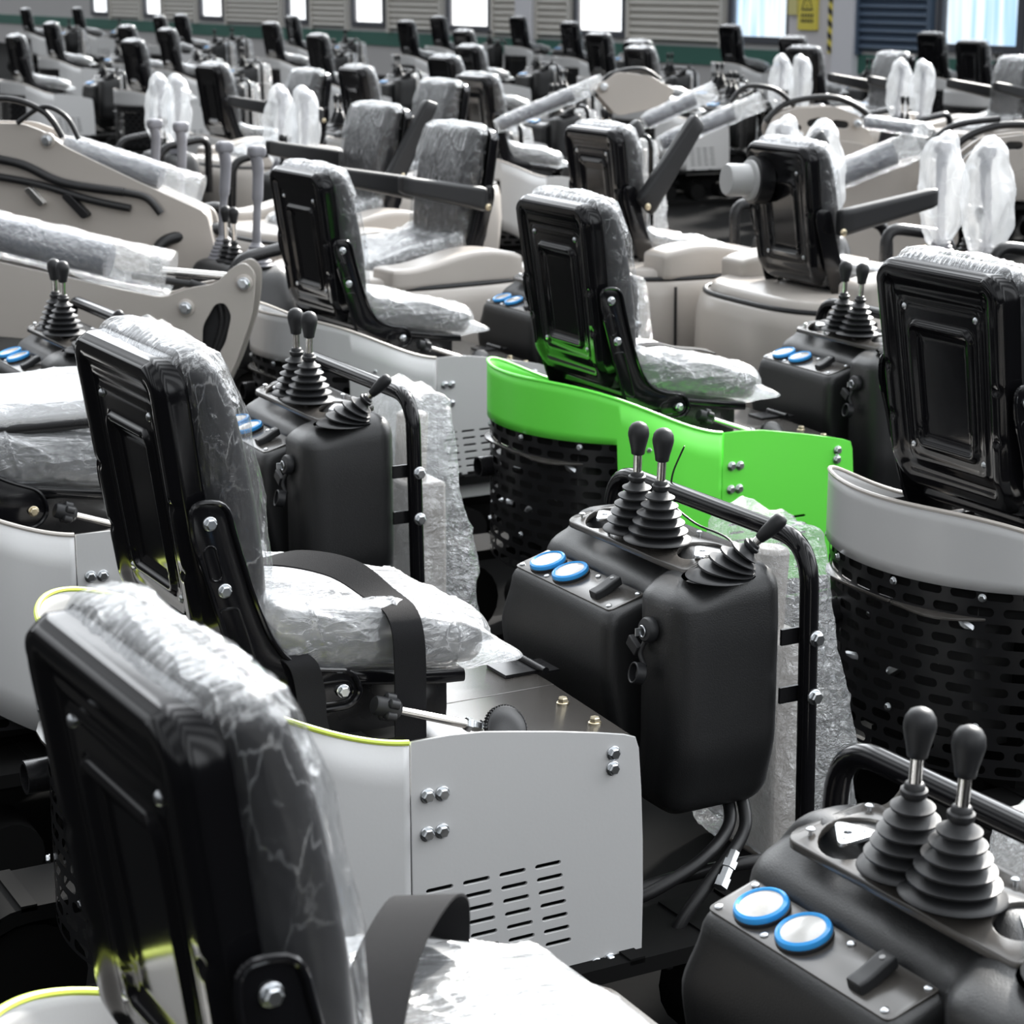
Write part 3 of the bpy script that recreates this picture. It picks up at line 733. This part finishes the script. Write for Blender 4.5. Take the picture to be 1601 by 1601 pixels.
# folded seat back on the left-edge machine
for n_ in ('backrest_shell', 'backrest_cushion', 'plastic_cover'):
    for o in kid(near['F'], n_):
        if n_ == 'plastic_cover' and o.bound_box[6][2] < 1.1: continue
        for c in list(o.children): bpy.data.objects.remove(c)
        bpy.data.objects.remove(o)
for o in kid(near['F'], 'side_bracket'):
    for c in list(o.children): bpy.data.objects.remove(c)
    bpy.data.objects.remove(o)
fz = near['F']
def fold_f(p, nn):
    q = Vector(p); w = ridge(q, (5, 16, 6), 4) ** 4 * 0.004 + ridge(q, (16, 6, 9), 8) ** 4 * 0.003 + nz(q, (6, 8, 6), 3) * .008
    return q + nn * w
MB().rbox((.13, 0, 1.005), (.255, .195, .020), .018, 10).obj('folded_backrest', satin, fz)
MB().rbox((.13, 0, 1.035), (.25, .20, .030), .028, 60, fold_f).obj('plastic_cover', film_top, fz, angle=180)
for sg in (-1, 1):
    ol = round_poly([(-.16, .83), (-.15, .92, .08), (-.06, .955, .05), (.02, .90, .05), (.10, .87, .03), (.115, .82, .02), (.09, .79, .02), (-.10, .79)], .03, 6)
    me = plate_mesh(ol, [], .006, lambda a, b_, c: Vector((a, sg * .222 + c, b_)), .0015)
    br = link('side_bracket', me, gloss, fz, True, 30)
    MB().tube([(p[0], sg * .226, p[1]) for p in ol], .0045, 8, closed=True).obj('pressed_rib', gloss, br)
    MB().hexbolt((.081, sg * .226, .826), (0, sg, 0), .0095, .009).obj('bolt', gold, br, angle=25)

# zip tie on the handrail in the middle of the picture
z = MB(); c = Vector((.945, .12, .975))
z.tube([c + Vector((.0195 * math.cos(a), 0, .0195 * math.sin(a))) for a in np.linspace(0, 2 * PI, 18, endpoint=False)], .0022, 6, closed=True)
z.tube(spline([c + Vector((0, 0, .02)), c + Vector((0, -.01, .05)), c + Vector((.01, -.03, .10))], 6), [.002] * 12 + [.001], 6)
z.tube(spline([c + Vector((0, .0, -.02)), c + Vector((.02, -.06, -.05)), c + Vector((.03, -.16, -.06)), c + Vector((.03, -.22, -.10))], 6), .0022, 6)
z.obj('cable_tie', rubber, A)

# ------------------------------------------------------------------ the larger excavator with armrests
def armchair(paint=warm_paint):
    r = empty('mini_excavator', '', 'excavator')
    backrest_shell(r, True, 60); backrest(r, True); seat(r, True, False); brackets(r, False)
    for sg in (-1, 1):
        def f(p, nn):
            t = (p.x + .10) / .42
            return Vector((p.x, p.y + sg * .02 * t, p.z + .085 * t + (p.z - 1.10) * (-.30 * t)))
        MB().rbox((.10, sg * .262, 1.105), (.205, .029, .050), .020, 14, f).obj('armrest', rubber, r, angle=60)
        MB().hexbolt((-.10, sg * .289, 1.075), (0, sg, 0), .011, .006).obj('armrest_bolt', gold, r, angle=25)
        def g(p, nn): return Vector((p.x, p.y, p.z + .025 * math.cos((p.x - .05) * 9) * smooth(.84, .9, p.z)))
        MB().rbox((.16, sg * .40, .855), (.30, .085, .055), .022, 14, g).obj('side_box', paint, r, angle=60)
    def sup(t, sc):
        a = 2 * PI * t; ca, sa = math.cos(a), math.sin(a); e = 2 / 3.2
        return Vector((.14 + .52 * sc * math.copysign(abs(ca) ** e, ca), .52 * sc * math.copysign(abs(sa) ** e, sa), 0))
    sec = [(.34, .90), (.42, .97), (.60, 1.0), (.74, .99), (.79, .965), (.806, .93), (.808, .6), (.808, .01)]
    b = MB(); nU = 72; vs = []; fs = []
    for z_, sc in sec:
        for i in range(nU): vs.append(sup(i / nU, sc) + Vector((0, 0, z_)))
    for j in range(len(sec) - 1):
        for i in range(nU): fs.append((j * nU + i, j * nU + (i + 1) % nU, (j + 1) * nU + (i + 1) % nU, (j + 1) * nU + i))
    fs.append(tuple(range(nU))[::-1]); b.add(vs, fs); b.obj('body_cover', paint, r, angle=60)
    MB().tube([sup(i / nU, .935) + Vector((0, 0, .806)) for i in range(nU)], .010, 8, closed=True).obj('rubber_seal', rubber, r)
    b = MB(); b.tube([(-.1, -.508, .78), (-.1, -.512, .55), (-.1, -.49, .36)], .006, 6); b.obj('panel_gap_seal', rubber, r)
    b = MB(); vs = []; fs = []
    for z_, sc in ((.812, .90), (.835, .89), (.845, .85), (.846, .02)):
        for i in range(nU): vs.append(sup(i / nU, sc) + Vector((0, 0, z_)))
    for j in range(3):
        for i in range(nU): fs.append((j * nU + i, j * nU + (i + 1) % nU, (j + 1) * nU + (i + 1) % nU, (j + 1) * nU + i))
    fs.append(tuple(range(nU))[::-1]); b.add(vs, fs); b.obj('seat_deck', paint, r, angle=60)
    # control console, two joysticks, small levers, side loops
    MB().rbox((.86, 0, .70), (.12, .27, .20), .06, 14, lambda p, nn: Vector((p.x, p.y * (1 - .25 * smooth(.7, .95, p.z)), p.z))).obj('console_housing', plastic, r, angle=60)
    for sg in (-1, 1):
        j = MB(); j.tube(spline([(.86, sg * .14, .95), (.86, sg * .145, 1.04), (.85, sg * .14, 1.15), (.842, sg * .135, 1.26), (.85, sg * .135, 1.315)], 6), [.016] * 6 + [.015] * 6 + [.021] * 6 + [.023] * 6 + [.020], 16)
        j.rbox((.845, sg * .135, 1.325), (.034, .027, .024), .018, 8)
        jo = j.obj('joystick', joygrey, r, angle=60)
        p = []
        for i in range(6): p += [(.062 - .0065 * i, .014 * i), (.064 - .0065 * i, .014 * i + .005), (.056 - .0065 * i, .014 * i + .010)]
        MB().lathe(p + [(.018, .09)], (.86, sg * .14, .895), (0, 0, 1), 22).obj('joystick_boot', joygrey, jo, angle=50)
        def bf(p, nn):
            t = (p.z - .93) / .45; k = .35 + 1.1 * math.sin(max(0, min(1, t * .92 + .05)) * PI) ** .8
            q = Vector((.855 + (p.x - .855) * k, sg * .14 + (p.y - sg * .14) * k * 1.15, p.z))
            return q + nn * (nz(q, (14, 14, 8), 9 + sg) * .022 + ridge(q, (14, 18, 6), 5 * sg) ** 3 * .006)
        MB().rbox((.855, sg * .14, 1.155), (.055, .062, .225), .045, 36, bf).obj('plastic_bag', bag, jo, angle=180)
        lp = bend([(.74, sg * .33, .66), (.74, sg * .34, 1.0), (1.06, sg * .34, .95), (1.08, sg * .34, .62)], .08, 7)
        MB().tube(lp, .024, 12).obj('grab_handle', satin, r)
        lever(r, (.90, sg * .035, .90), (.90, sg * .035, 1.07), .03, 4, hb=.07)
    undercarriage(r)
    return r
cat_lab = lambda r, l: name_it(r, l)
def place_px(r, u, v, yaw, lx, ly, lz=1.37, z=0.0):
    P = at_z(u, v, lz); a = math.radians(yaw); ca, sa = math.cos(a), math.sin(a)
    pose(r, P.x - (ca * lx - sa * ly), P.y - (sa * lx + ca * ly), yaw)
def strip(r, names):
    for c in list(r.children):
        for g in list(c.children):
            if g.name.split('.')[0] in names: bpy.data.objects.remove(g)
        if c.name.split('.')[0] in names: bpy.data.objects.remove(c)
T0 = armchair()
arm = {}
for i, (k, u, v, yaw, lx, ly, bags, lab) in enumerate([
    ('M5', 1258, 232, 26, -.205, -.18, True, 'excavator with armrest seat and round grey can on the back of its seat shell'),
    ('M4', 957, 205, 28, -.205, -.18, True, 'excavator whose dark armrest seat stands right behind the green excavator'),
    ('M1', 715, 200, 214, -.14, 0, False, 'excavator with film-covered seat front and two long armrests, facing left, behind the grey one'),
    ('M2', 590, 168, 214, -.14, 0, False, 'excavator facing left, wrapped seat front half hidden by the seat with long armrests'),
    ('N1', 482, 113, 212, -.14, 0, True, 'excavator facing left with streaky film on its seat front, far left of centre'),
    ('N2', 690, 130, 214, -.14, 0, True, 'excavator facing left, seat just behind the two armrest seats in the middle'),
    ('N3', 1398, 85, 206, -.14, 0, True, 'excavator facing the camera, wrapped seat front below the dark blue shutter'),
    ('N4', 1592, 92, 206, -.14, 0, True, 'excavator facing the camera, wrapped seat cut by the right picture edge')]):
    r = T0 if i == 0 else copy_tree(T0)
    arm[k] = (r, bags); place_px(r, u, v, yaw, lx, ly); name_it(r, lab)
for k, (r, bags) in arm.items():
    if not bags: strip(r, ('plastic_bag',))
r = arm['M5'][0]
o = MB().lathe([(.075, 0), (.075, .04), (.060, .045), (.060, .12), (.055, .13), (.02, .132)], (-.22, .10, 1.235), (-1, .1, .05), 28).obj('air_filter_can', milky, r, label='round grey can')
MB().lathe([(.088, -.01), (.088, .045), (.07, .05)], (-.20, .10, 1.235), (-1, .1, .05), 28).obj('can_bracket', satin, o)
for k, dx in (('M5', -.20), ('M2', .10)):
    for c in arm[k][0].children:
        if c.name.split('.')[0] in ('console_housing', 'joystick', 'control_lever', 'grab_handle'): c.location.x += dx
def raise_arm(r, sgs, deg):
    for c in r.children:
        if c.name.split('.')[0] == 'armrest' and (c.bound_box[0][1] > 0) == (sgs > 0):
            pv = Vector((-.06, 0, 1.09)); c.matrix_local = Matrix.Translation(pv) @ Matrix.Rotation(math.radians(-deg), 4, 'Y') @ Matrix.Translation(-pv)
raise_arm(arm['M4'][0], -1, 44); raise_arm(arm['M4'][0], 1, 30); raise_arm(arm['M5'][0], 1, 34); raise_arm(arm['M2'][0], 1, 108)
bpy.context.view_layer.update()

# ------------------------------------------------------------------ booms, parented to the machines that carry them
def boom(root, depth, yaw, outline, holes=(), thick=.12, cyls=(), rods=(), pins=(), hoses=(), paint=warm_paint, hoff=None):
    hoff = -thick * .2 if hoff is None else hoff
    a = math.radians(yaw); X = Vector((math.cos(a), math.sin(a), 0)); Nn = Vector((-math.sin(a), math.cos(a), 0)); O = Vector((0, depth, 0))
    inv = root.matrix_world.inverted()
    def loc(u, v, off=0.0):
        P = on_plane(u, v, O - Nn * off, Nn); return P - O + Nn * off
    def two(u, v): d = loc(u, v); return (d.dot(X), d.z)
    def w(p, off=0.0): return inv @ (O + X * p[0] + Vector((0, 0, p[1])) + Nn * off)
    sc = depth / FPX
    if outline:
        ol = round_poly([two(*p) for p in outline], .03, 4)
        hs = [round_poly([two(*p) for p in h], .02, 4) for h in holes]
        for off, th in ((-thick / 2, .014), (thick / 2, .014)):
            me = plate_mesh(ol, hs, th, lambda x, y, c: w((x, y), c + off), .002); link('boom_plate', me, paint, root, False)
        xs = [p[0] for p in ol]; zs = [p[1] for p in ol]
        # box beam between the cheek plates, pulled in; holed plates get dark backing instead
        cx, cz = sum(xs) / len(xs), sum(zs) / len(zs)
        if holes:
            me = plate_mesh([(cx + (x - cx) * .96, cz + (y - cz) * .9) for x, y in ol], [], .03, lambda x, y, c: w((x, y), c)); link('dark_backing', me, rubber, root, False)  # black sheet added so the plate holes look dark
        else:
            me = plate_mesh([(cx + (x - cx) * .97, cz + (y - cz) * .90) for x, y in ol], [], thick - .02, lambda x, y, c: w((x, y), c)); link('boom_beam', me, paint, root, False)
    for (p0, p1, rp, wrap) in cyls:
        a0, a1 = two(*p0), two(*p1); off = 0
        A0, A1 = w(a0, off), w(a1, off); rr = rp * sc
        if wrap:
            MB().tube([A0.lerp(A1, .03), A0.lerp(A1, .72)], rr * .72, 20).obj('boom_cylinder', cyl_m, root)
            dr = (A1 - A0); q = dr.normalized().to_track_quat('Z', 'Y'); L_ = dr.length
            def fn(u_, v_):
                an = 2 * PI * u_; rad = rr * (1 + .10 * nz((math.cos(an), math.sin(an), v_ * 9), (1.2, 1.2, 1), rp) + .05 * nz((math.cos(an) * 3, math.sin(an) * 3, v_ * 30), (1, 1, 1), rp))
                rad *= (1 - .25 * smooth(.1, 0, v_))
                return A0 + q @ Vector((rad * math.cos(an), rad * math.sin(an), L_ * v_))
            MB().grid(fn, 40, 50, True).obj('bubble_wrap', bubble, root, angle=180)
        else: MB().tube([A0, A1], rr, 16).obj('boom_cylinder', cyl_m, root)
    for (p0, p1, rp) in rods: MB().tube([w(two(*p0)), w(two(*p1))], rp * sc, 14).obj('cylinder_rod', chrome, root)
    for (u, v, rp) in pins:
        d = inv.to_3x3() @ -Nn
        b = MB().lathe([(rp * sc * 1.7, 0), (rp * sc * 1.7, .015), (rp * sc * 1.2, .02)], w(two(u, v), -thick / 2), d, 20).obj('pin_boss', paint, root)
        MB().hexbolt(w(two(u, v), -thick / 2 - .018), d, rp * sc, rp * sc).obj('pin_bolt', zinc, b, angle=25)
    for pts, rp in hoses: MB().tube(spline([w(two(*p), hoff) for p in pts], 8), rp * sc, 10).obj('boom_hose', hose_m, root)
m1, m2, n1, n2, n3, n4 = (arm[k][0] for k in ('M1', 'M2', 'N1', 'N2', 'N3', 'N4'))
boom(m1, 7.0, -4, [(-70, 395), (0, 405), (200, 450), (262, 462), (300, 447), (345, 440), (368, 416), (388, 406), (404, 422), (403, 455), (398, 490), (375, 560), (345, 625), (330, 650), (300, 610), (235, 505), (120, 530), (0, 520), (-70, 518)],
     [[(320, 560), (322, 505), (342, 470), (358, 468), (369, 488), (360, 530), (335, 575)]], .12,
     [((-70, 350), (268, 430), 37, True)], [((255, 424), (372, 434), 7)], [(388, 438, 8), (298, 476, 8)], [([(210, 430), (280, 440), (330, 452), (350, 500), (330, 570)], 6), ([(300, 440), (345, 460), (358, 500), (340, 560)], 6)])
boom(m2, 8.4, -6, [(-70, 190), (45, 192), (80, 205), (110, 228), (230, 285), (330, 330), (350, 420), (200, 420), (120, 350), (-70, 330)], [], .14,
     [((95, 228), (315, 298), 24, True)], [], [(84, 217, 7)], [([(-60, 235), (40, 252), (110, 282), (205, 297)], 7), ([(-60, 165), (20, 152), (80, 172), (110, 212)], 5), ([(40, 190), (80, 165), (115, 180), (135, 215)], 4), ([(-60, 262), (60, 282), (150, 308), (215, 322)], 6), ([(205, 297), (240, 306), (262, 330)], 6)], hoff=-.10)
boom(m2, 8.3, -6, [(40, 296), (48, 292), (72, 318), (64, 322)], [], .03, paint=chrome)
boom(m2, 8.3, -6, [(98, 306), (108, 302), (142, 336), (132, 342)], [], .03, paint=satin)
boom(n2, 12.5, 12, [(925, 140), (960, 112), (1010, 118), (1050, 140), (1030, 165), (960, 180)], [], .14, [((775, 198), (942, 128), 13, True)], [], [(938, 135, 5)], [([(930, 150), (950, 118), (1000, 108), (1030, 125)], 4)])
boom(n3, 11.5, 10, [(1195, 200), (1205, 180), (1240, 168), (1300, 166), (1338, 180), (1362, 222), (1340, 224), (1270, 214), (1230, 222), (1205, 232)],
     [slot(1268, 190, 26, 13, -.25), slot(1308, 193, 28, 13, .12), slot(1238, 202, 22, 14, -.7)], .12,
     [((1005, 192), (1118, 140), 14, True), ((1030, 226), (1192, 158), 15, True)], [], [(1333, 192, 5), (1242, 212, 6)], [([(1195, 190), (1230, 160), (1300, 152), (1350, 175), (1362, 200)], 5), ([(1140, 160), (1165, 135), (1210, 140), (1240, 165)], 4)])
boom(n3, 11.4, 10, [(1180, 290), (1200, 240), (1260, 212), (1350, 225), (1420, 300), (1350, 330)], [], .10)
boom(n4, 9.6, 8, [(1478, 350), (1478, 290), (1500, 245), (1540, 216), (1600, 208), (1650, 215), (1650, 262), (1590, 262), (1545, 285), (1515, 350)],
     [slot(1530, 238, 30, 13, -.6), slot(1578, 226, 30, 14, .0), slot(1618, 236, 26, 14, .1)], .12, [((1285, 285), (1442, 222), 24, True), ((1350, 190), (1455, 204), 12, True)], [], [(1508, 264, 7)],
     [([(1470, 330), (1470, 270), (1500, 220), (1560, 196), (1640, 196)], 6), ([(1455, 300), (1440, 250), (1480, 200), (1560, 185)], 5)])
boom(n4, 9.8, 8, [(1260, 330), (1300, 285), (1440, 245), (1490, 260), (1490, 380), (1380, 440), (1280, 400)], [], .12)

# ------------------------------------------------------------------ the far rows
F0 = compact(hi=False, rimm=warm_paint)
far = [(24, 57, 'dark seat at the left picture edge, far row'), (80, 37, 'second far seat from the left picture edge'), (121, 13, 'small far seat top left, beside the first bright window'),
 (40, 14, 'tiny far seat in the top left corner'), (199, 42, 'far seat whose top peeks over the dark seat left of centre'), (210, 65, 'dark far seat left of the hanging grey panel'), (249, 26, 'far seat just below the small bright window pair'),
 (262, 47, 'far seat in front of another, upper left'), (284, 24, 'far seat under the third bright window from the left'), (336, 104, 'tall dark seat right of the bagged joysticks, upper left'),
 (426, 37, 'far seat left of the long slanting boom'), (457, 26, 'far seat highest in the cluster left of the slanting boom'), (499, 56, 'far seat nearest in the cluster left of the slanting boom'),
 (562, 108, 'dark seat immediately right of the streaky wrapped seat front'), (638, 34, 'lone far seat below the white window centre left'), (688, 27, 'far seat at the back of the group left of the big white window'),
 (728, 49, 'far seat of the group under the big white window, middle one'), (739, 74, 'far seat of the group under the big white window, right one'), (701, 91, 'short looking far seat, nearest of the group under the big white window'),
 (757, 121, 'dark seat behind the middle armrest seats'), (814, 27, 'far seat before the light pillar'), (895, 36, 'far seat left of the second white window'), (943, 54, 'far seat under the second white window'),
 (1008, 76, 'nearer of two overlapping far seats right of centre'), (1006, 66, 'farther of two overlapping far seats right of centre'), (1147, 41, 'single far seat before the striped shutter'),
 (1248, 60, 'far seat behind the dark one below the yellow sign'), (1270, 76, 'dark far seat below the yellow warning sign'), (1466, 53, 'far seat before the dark blue shutter, left of two'), (1532, 66, 'far seat before the pale blue window, right of two')]
rnd = random.Random(5)
for i, (u, v, lab) in enumerate(far):
    r = F0 if i == 0 else copy_tree(F0)
    place_px(r, u, v, 28 + rnd.uniform(-3, 3), -.205, -.18); name_it(r, 'excavator, ' + lab)
    if i in (2, 9, 15, 23): strip(r, ('bubble_wrap', 'swing_bracket'))

# ------------------------------------------------------------------ back wall, square to the rows
WA = math.radians(29); WN = Vector((math.cos(WA), math.sin(WA), 0)); WD = Vector((-math.sin(WA), math.cos(WA), 0)); WP = Vector((3.582, 35.0, 0))
def wq(s_, z_, d_=0.0): return WP + WD * s_ + WN * d_ + Vector((0, 0, z_))
def wbox(b, s0, s1, z0, z1, d0, d1):
    vs = [wq(s, z, d) for s in (s0, s1) for z in (z0, z1) for d in (d0, d1)]
    return b.add(vs, [(0, 1, 3, 2), (4, 6, 7, 5), (0, 4, 5, 1), (2, 3, 7, 6), (0, 2, 6, 4), (1, 5, 7, 3)])
wall_m = mat('grey_wall_cladding', (0.50, 0.49, 0.49), 0.7); shut_m = mat('corrugated_shutter', (0.62, 0.60, 0.56), 0.45)
shut_blue = mat('dark_blue_shutter', (0.09, 0.13, 0.19), 0.45); pillar_m = mat('pale_pillar', (0.72, 0.72, 0.76), 0.6)
dado_m = mat('green_dado', (0.03, 0.13, 0.10), 0.6); frame_m = mat('dark_window_frame', (0.06, 0.065, 0.08), 0.5)
yellow_m = mat('yellow_sign', (0.80, 0.68, 0.10), 0.5); ink = mat('black_ink', (0.02, 0.02, 0.02), 0.6); door_m = mat('pale_grey_door', (0.68, 0.66, 0.68), 0.55)
def pane_mat(name, c1, c2, st):
    m = bpy.data.materials.new(name); m.use_nodes = True; n = m.node_tree; n.nodes.clear(); N = n.nodes.new; L = n.links.new
    t = N('ShaderNodeTexCoord'); mp = N('ShaderNodeMapping'); mp.inputs['Scale'].default_value = (3, 3, .12); L(t.outputs['Object'], mp.inputs[0])
    z = N('ShaderNodeTexNoise'); z.inputs['Scale'].default_value = 2.2; z.inputs['Detail'].default_value = 3; L(mp.outputs[0], z.inputs['Vector'])
    r = N('ShaderNodeValToRGB'); r.color_ramp.elements[0].position = .42; r.color_ramp.elements[1].position = .56
    r.color_ramp.elements[0].color = (*c1, 1); r.color_ramp.elements[1].color = (*c2, 1); L(z.outputs[0], r.inputs[0])
    e = N('ShaderNodeEmission'); e.inputs[1].default_value = st; L(r.outputs[0], e.inputs[0]); o = N('ShaderNodeOutputMaterial'); L(e.outputs[0], o.inputs[0]); return m
pane_w = pane_mat('daylit_pane', (.92, .96, 1), (1, 1, 1), 1.5); pane_b = pane_mat('daylit_blue_pane', (.42, .66, .92), (.82, .92, 1), 0.95)
wins = [(-6.60, -5.08, pane_b), (-1.41, .04, pane_b), (3.39, 4.91, pane_w), (8.29, 9.9, pane_w), (12.99, 14.4, pane_w), (17.0, 18.0, pane_w), (22.2, 23.6, pane_w), (26.6, 27.8, pane_w), (31.0, 32.3, pane_w)]
ZS, ZT = 1.10, 3.5
b = MB(); wbox(b, -14, 50, 0, ZS, 0, .25); wbox(b, -14, 50, ZT, 6.0, 0, .25); e = -14
for (s0, s1, m_) in wins: wbox(b, e, s0, ZS, ZT, 0, .25); e = s1
wbox(b, e, 50, ZS, ZT, 0, .25)
w_ = b.obj('wall_back', wall_m, None, False); w_['kind'] = 'structure'
for i, (s0, s1, m_) in enumerate(wins):
    b = MB()
    for q in ((s0 - .12, s1 + .12, ZS - .10, ZS), (s0 - .12, s1 + .12, ZT, ZT + .1), (s0 - .12, s0, ZS, ZT), (s1, s1 + .12, ZS, ZT)): wbox(b, *q, -.05, .1)
    f_ = b.obj('window_%d' % (i + 1), frame_m, None, False); f_['kind'] = 'structure'
    b = MB(); wbox(b, s0, s1, ZS, ZT, .04, .06); b.obj('window_pane', m_, f_, False)
    if m_ is pane_w:
        b = MB(); wbox(b, s0 + (s1 - s0) * .5 - .02, s0 + (s1 - s0) * .5 + .02, ZS + 1.0, ZT, .0, .04); b.obj('window_bar', frame_m, f_, False)
b = MB(); wbox(b, -14, 50, .62, .90, -.03, 0); o = b.obj('trim_1', dado_m, None, False); o['kind'] = 'structure'
tn = 2
def shutter(s0, s1, m_, z0=.95):
    global tn
    b = MB(); n_ = int((ZT - z0) / .115)
    for k in range(n_):
        za = z0 + (ZT - z0) * k / n_; zb = z0 + (ZT - z0) * (k + 1) / n_; zm = (za + zb) / 2
        b.add([wq(s0, za, -.02), wq(s1, za, -.02), wq(s1, zm, -.09), wq(s0, zm, -.09)], [(0, 1, 2, 3)])
        b.add([wq(s0, zm, -.09), wq(s1, zm, -.09), wq(s1, zb, -.02), wq(s0, zb, -.02)], [(0, 1, 2, 3)])
    for q in (s0 - .08, s1): wbox(b, q, q + .08, z0 - .05, ZT, -.10, 0)
    o = b.obj('trim_%d' % tn, m_, None, False); o['kind'] = 'structure'; tn += 1
for s0, s1, m_ in ((.35, 3.10, shut_m), (-4.80, -3.25, shut_blue), (5.2, 6.3, shut_m), (7.1, 8.0, shut_m), (10.3, 12.6, shut_m), (14.8, 16.6, shut_m), (18.5, 21.8, shut_m), (24.0, 26.3, shut_m), (28.2, 30.6, shut_m)): shutter(s0, s1, m_)
for s0, s1, m_ in ((6.42, 7.03, pillar_m), (-3.20, -2.70, pillar_m), (-2.60, -1.50, door_m)):
    b = MB(); wbox(b, s0, s1, 0, 4.5, -.14 if m_ is pillar_m else -.06, 0); o = b.obj('trim_%d' % tn, m_, None, False); o['kind'] = 'structure'; tn += 1
b = MB()
for k in range(14): b.add([wq(-2.70, .9 + k * .18, -.145), wq(-2.60, .96 + k * .18, -.145), wq(-2.60, 1.05 + k * .18, -.145), wq(-2.70, .99 + k * .18, -.145)], [(0, 1, 2, 3)])
wbox(b, -2.70, -2.60, .9, 3.4, -.14, -.06); o = b.obj('trim_%d' % tn, yellow_m, None, False); o['kind'] = 'structure'; tn += 1
b = MB()
for k in range(14): b.add([wq(-2.70, .9 + k * .18, -.15), wq(-2.60, .96 + k * .18, -.15), wq(-2.60, 1.05 + k * .18, -.15), wq(-2.70, .99 + k * .18, -.15)], [(0, 1, 2, 3)])
o = b.obj('trim_%d' % tn, ink, None, False); o['kind'] = 'structure'; tn += 1
sg_ = MB(); wbox(sg_, -2.25, -1.78, 1.23, 1.98, -.10, -.06); so = sg_.obj('warning_sign', yellow_m, None, False)
so['label'] = 'tall yellow warning sign with black triangle and lettering on the pale door'; so['category'] = 'sign'
b = MB()
T3 = [(-2.015, 1.86), (-1.87, 1.52), (-2.16, 1.52)]; T4 = [(-2.015, 1.80), (-1.905, 1.545), (-2.125, 1.545)]
for k in range(3):
    a_, c_ = T3[k], T3[(k + 1) % 3]; a2, c2 = T4[k], T4[(k + 1) % 3]
    b.add([wq(*a_, -.104), wq(*c_, -.104), wq(*c2, -.104), wq(*a2, -.104)], [(0, 1, 2, 3)])
b.add([wq(-2.0, 1.74, -.104), wq(-2.03, 1.74, -.104), wq(-2.02, 1.63, -.104), wq(-2.01, 1.63, -.104)], [(0, 1, 2, 3)])
wbox(b, -2.03, -2.0, 1.57, 1.60, -.106, -.10)
for z_ in (1.42, 1.34): 
    for k in range(5): wbox(b, -2.17 + k * .065, -2.13 + k * .065, z_, z_ + .05, -.104, -.10)
b.obj('sign_print', ink, so, False)
s2 = MB(); wbox(s2, -1.75, -1.52, 1.45, 1.98, -.10, -.06); o = s2.obj('notice_sheet', mat('pale_yellow_sheet', (.70, .64, .28), .6), None, False)
o['label'] = 'pale yellow notice sheet left of the tall yellow warning sign'; o['category'] = 'notice'
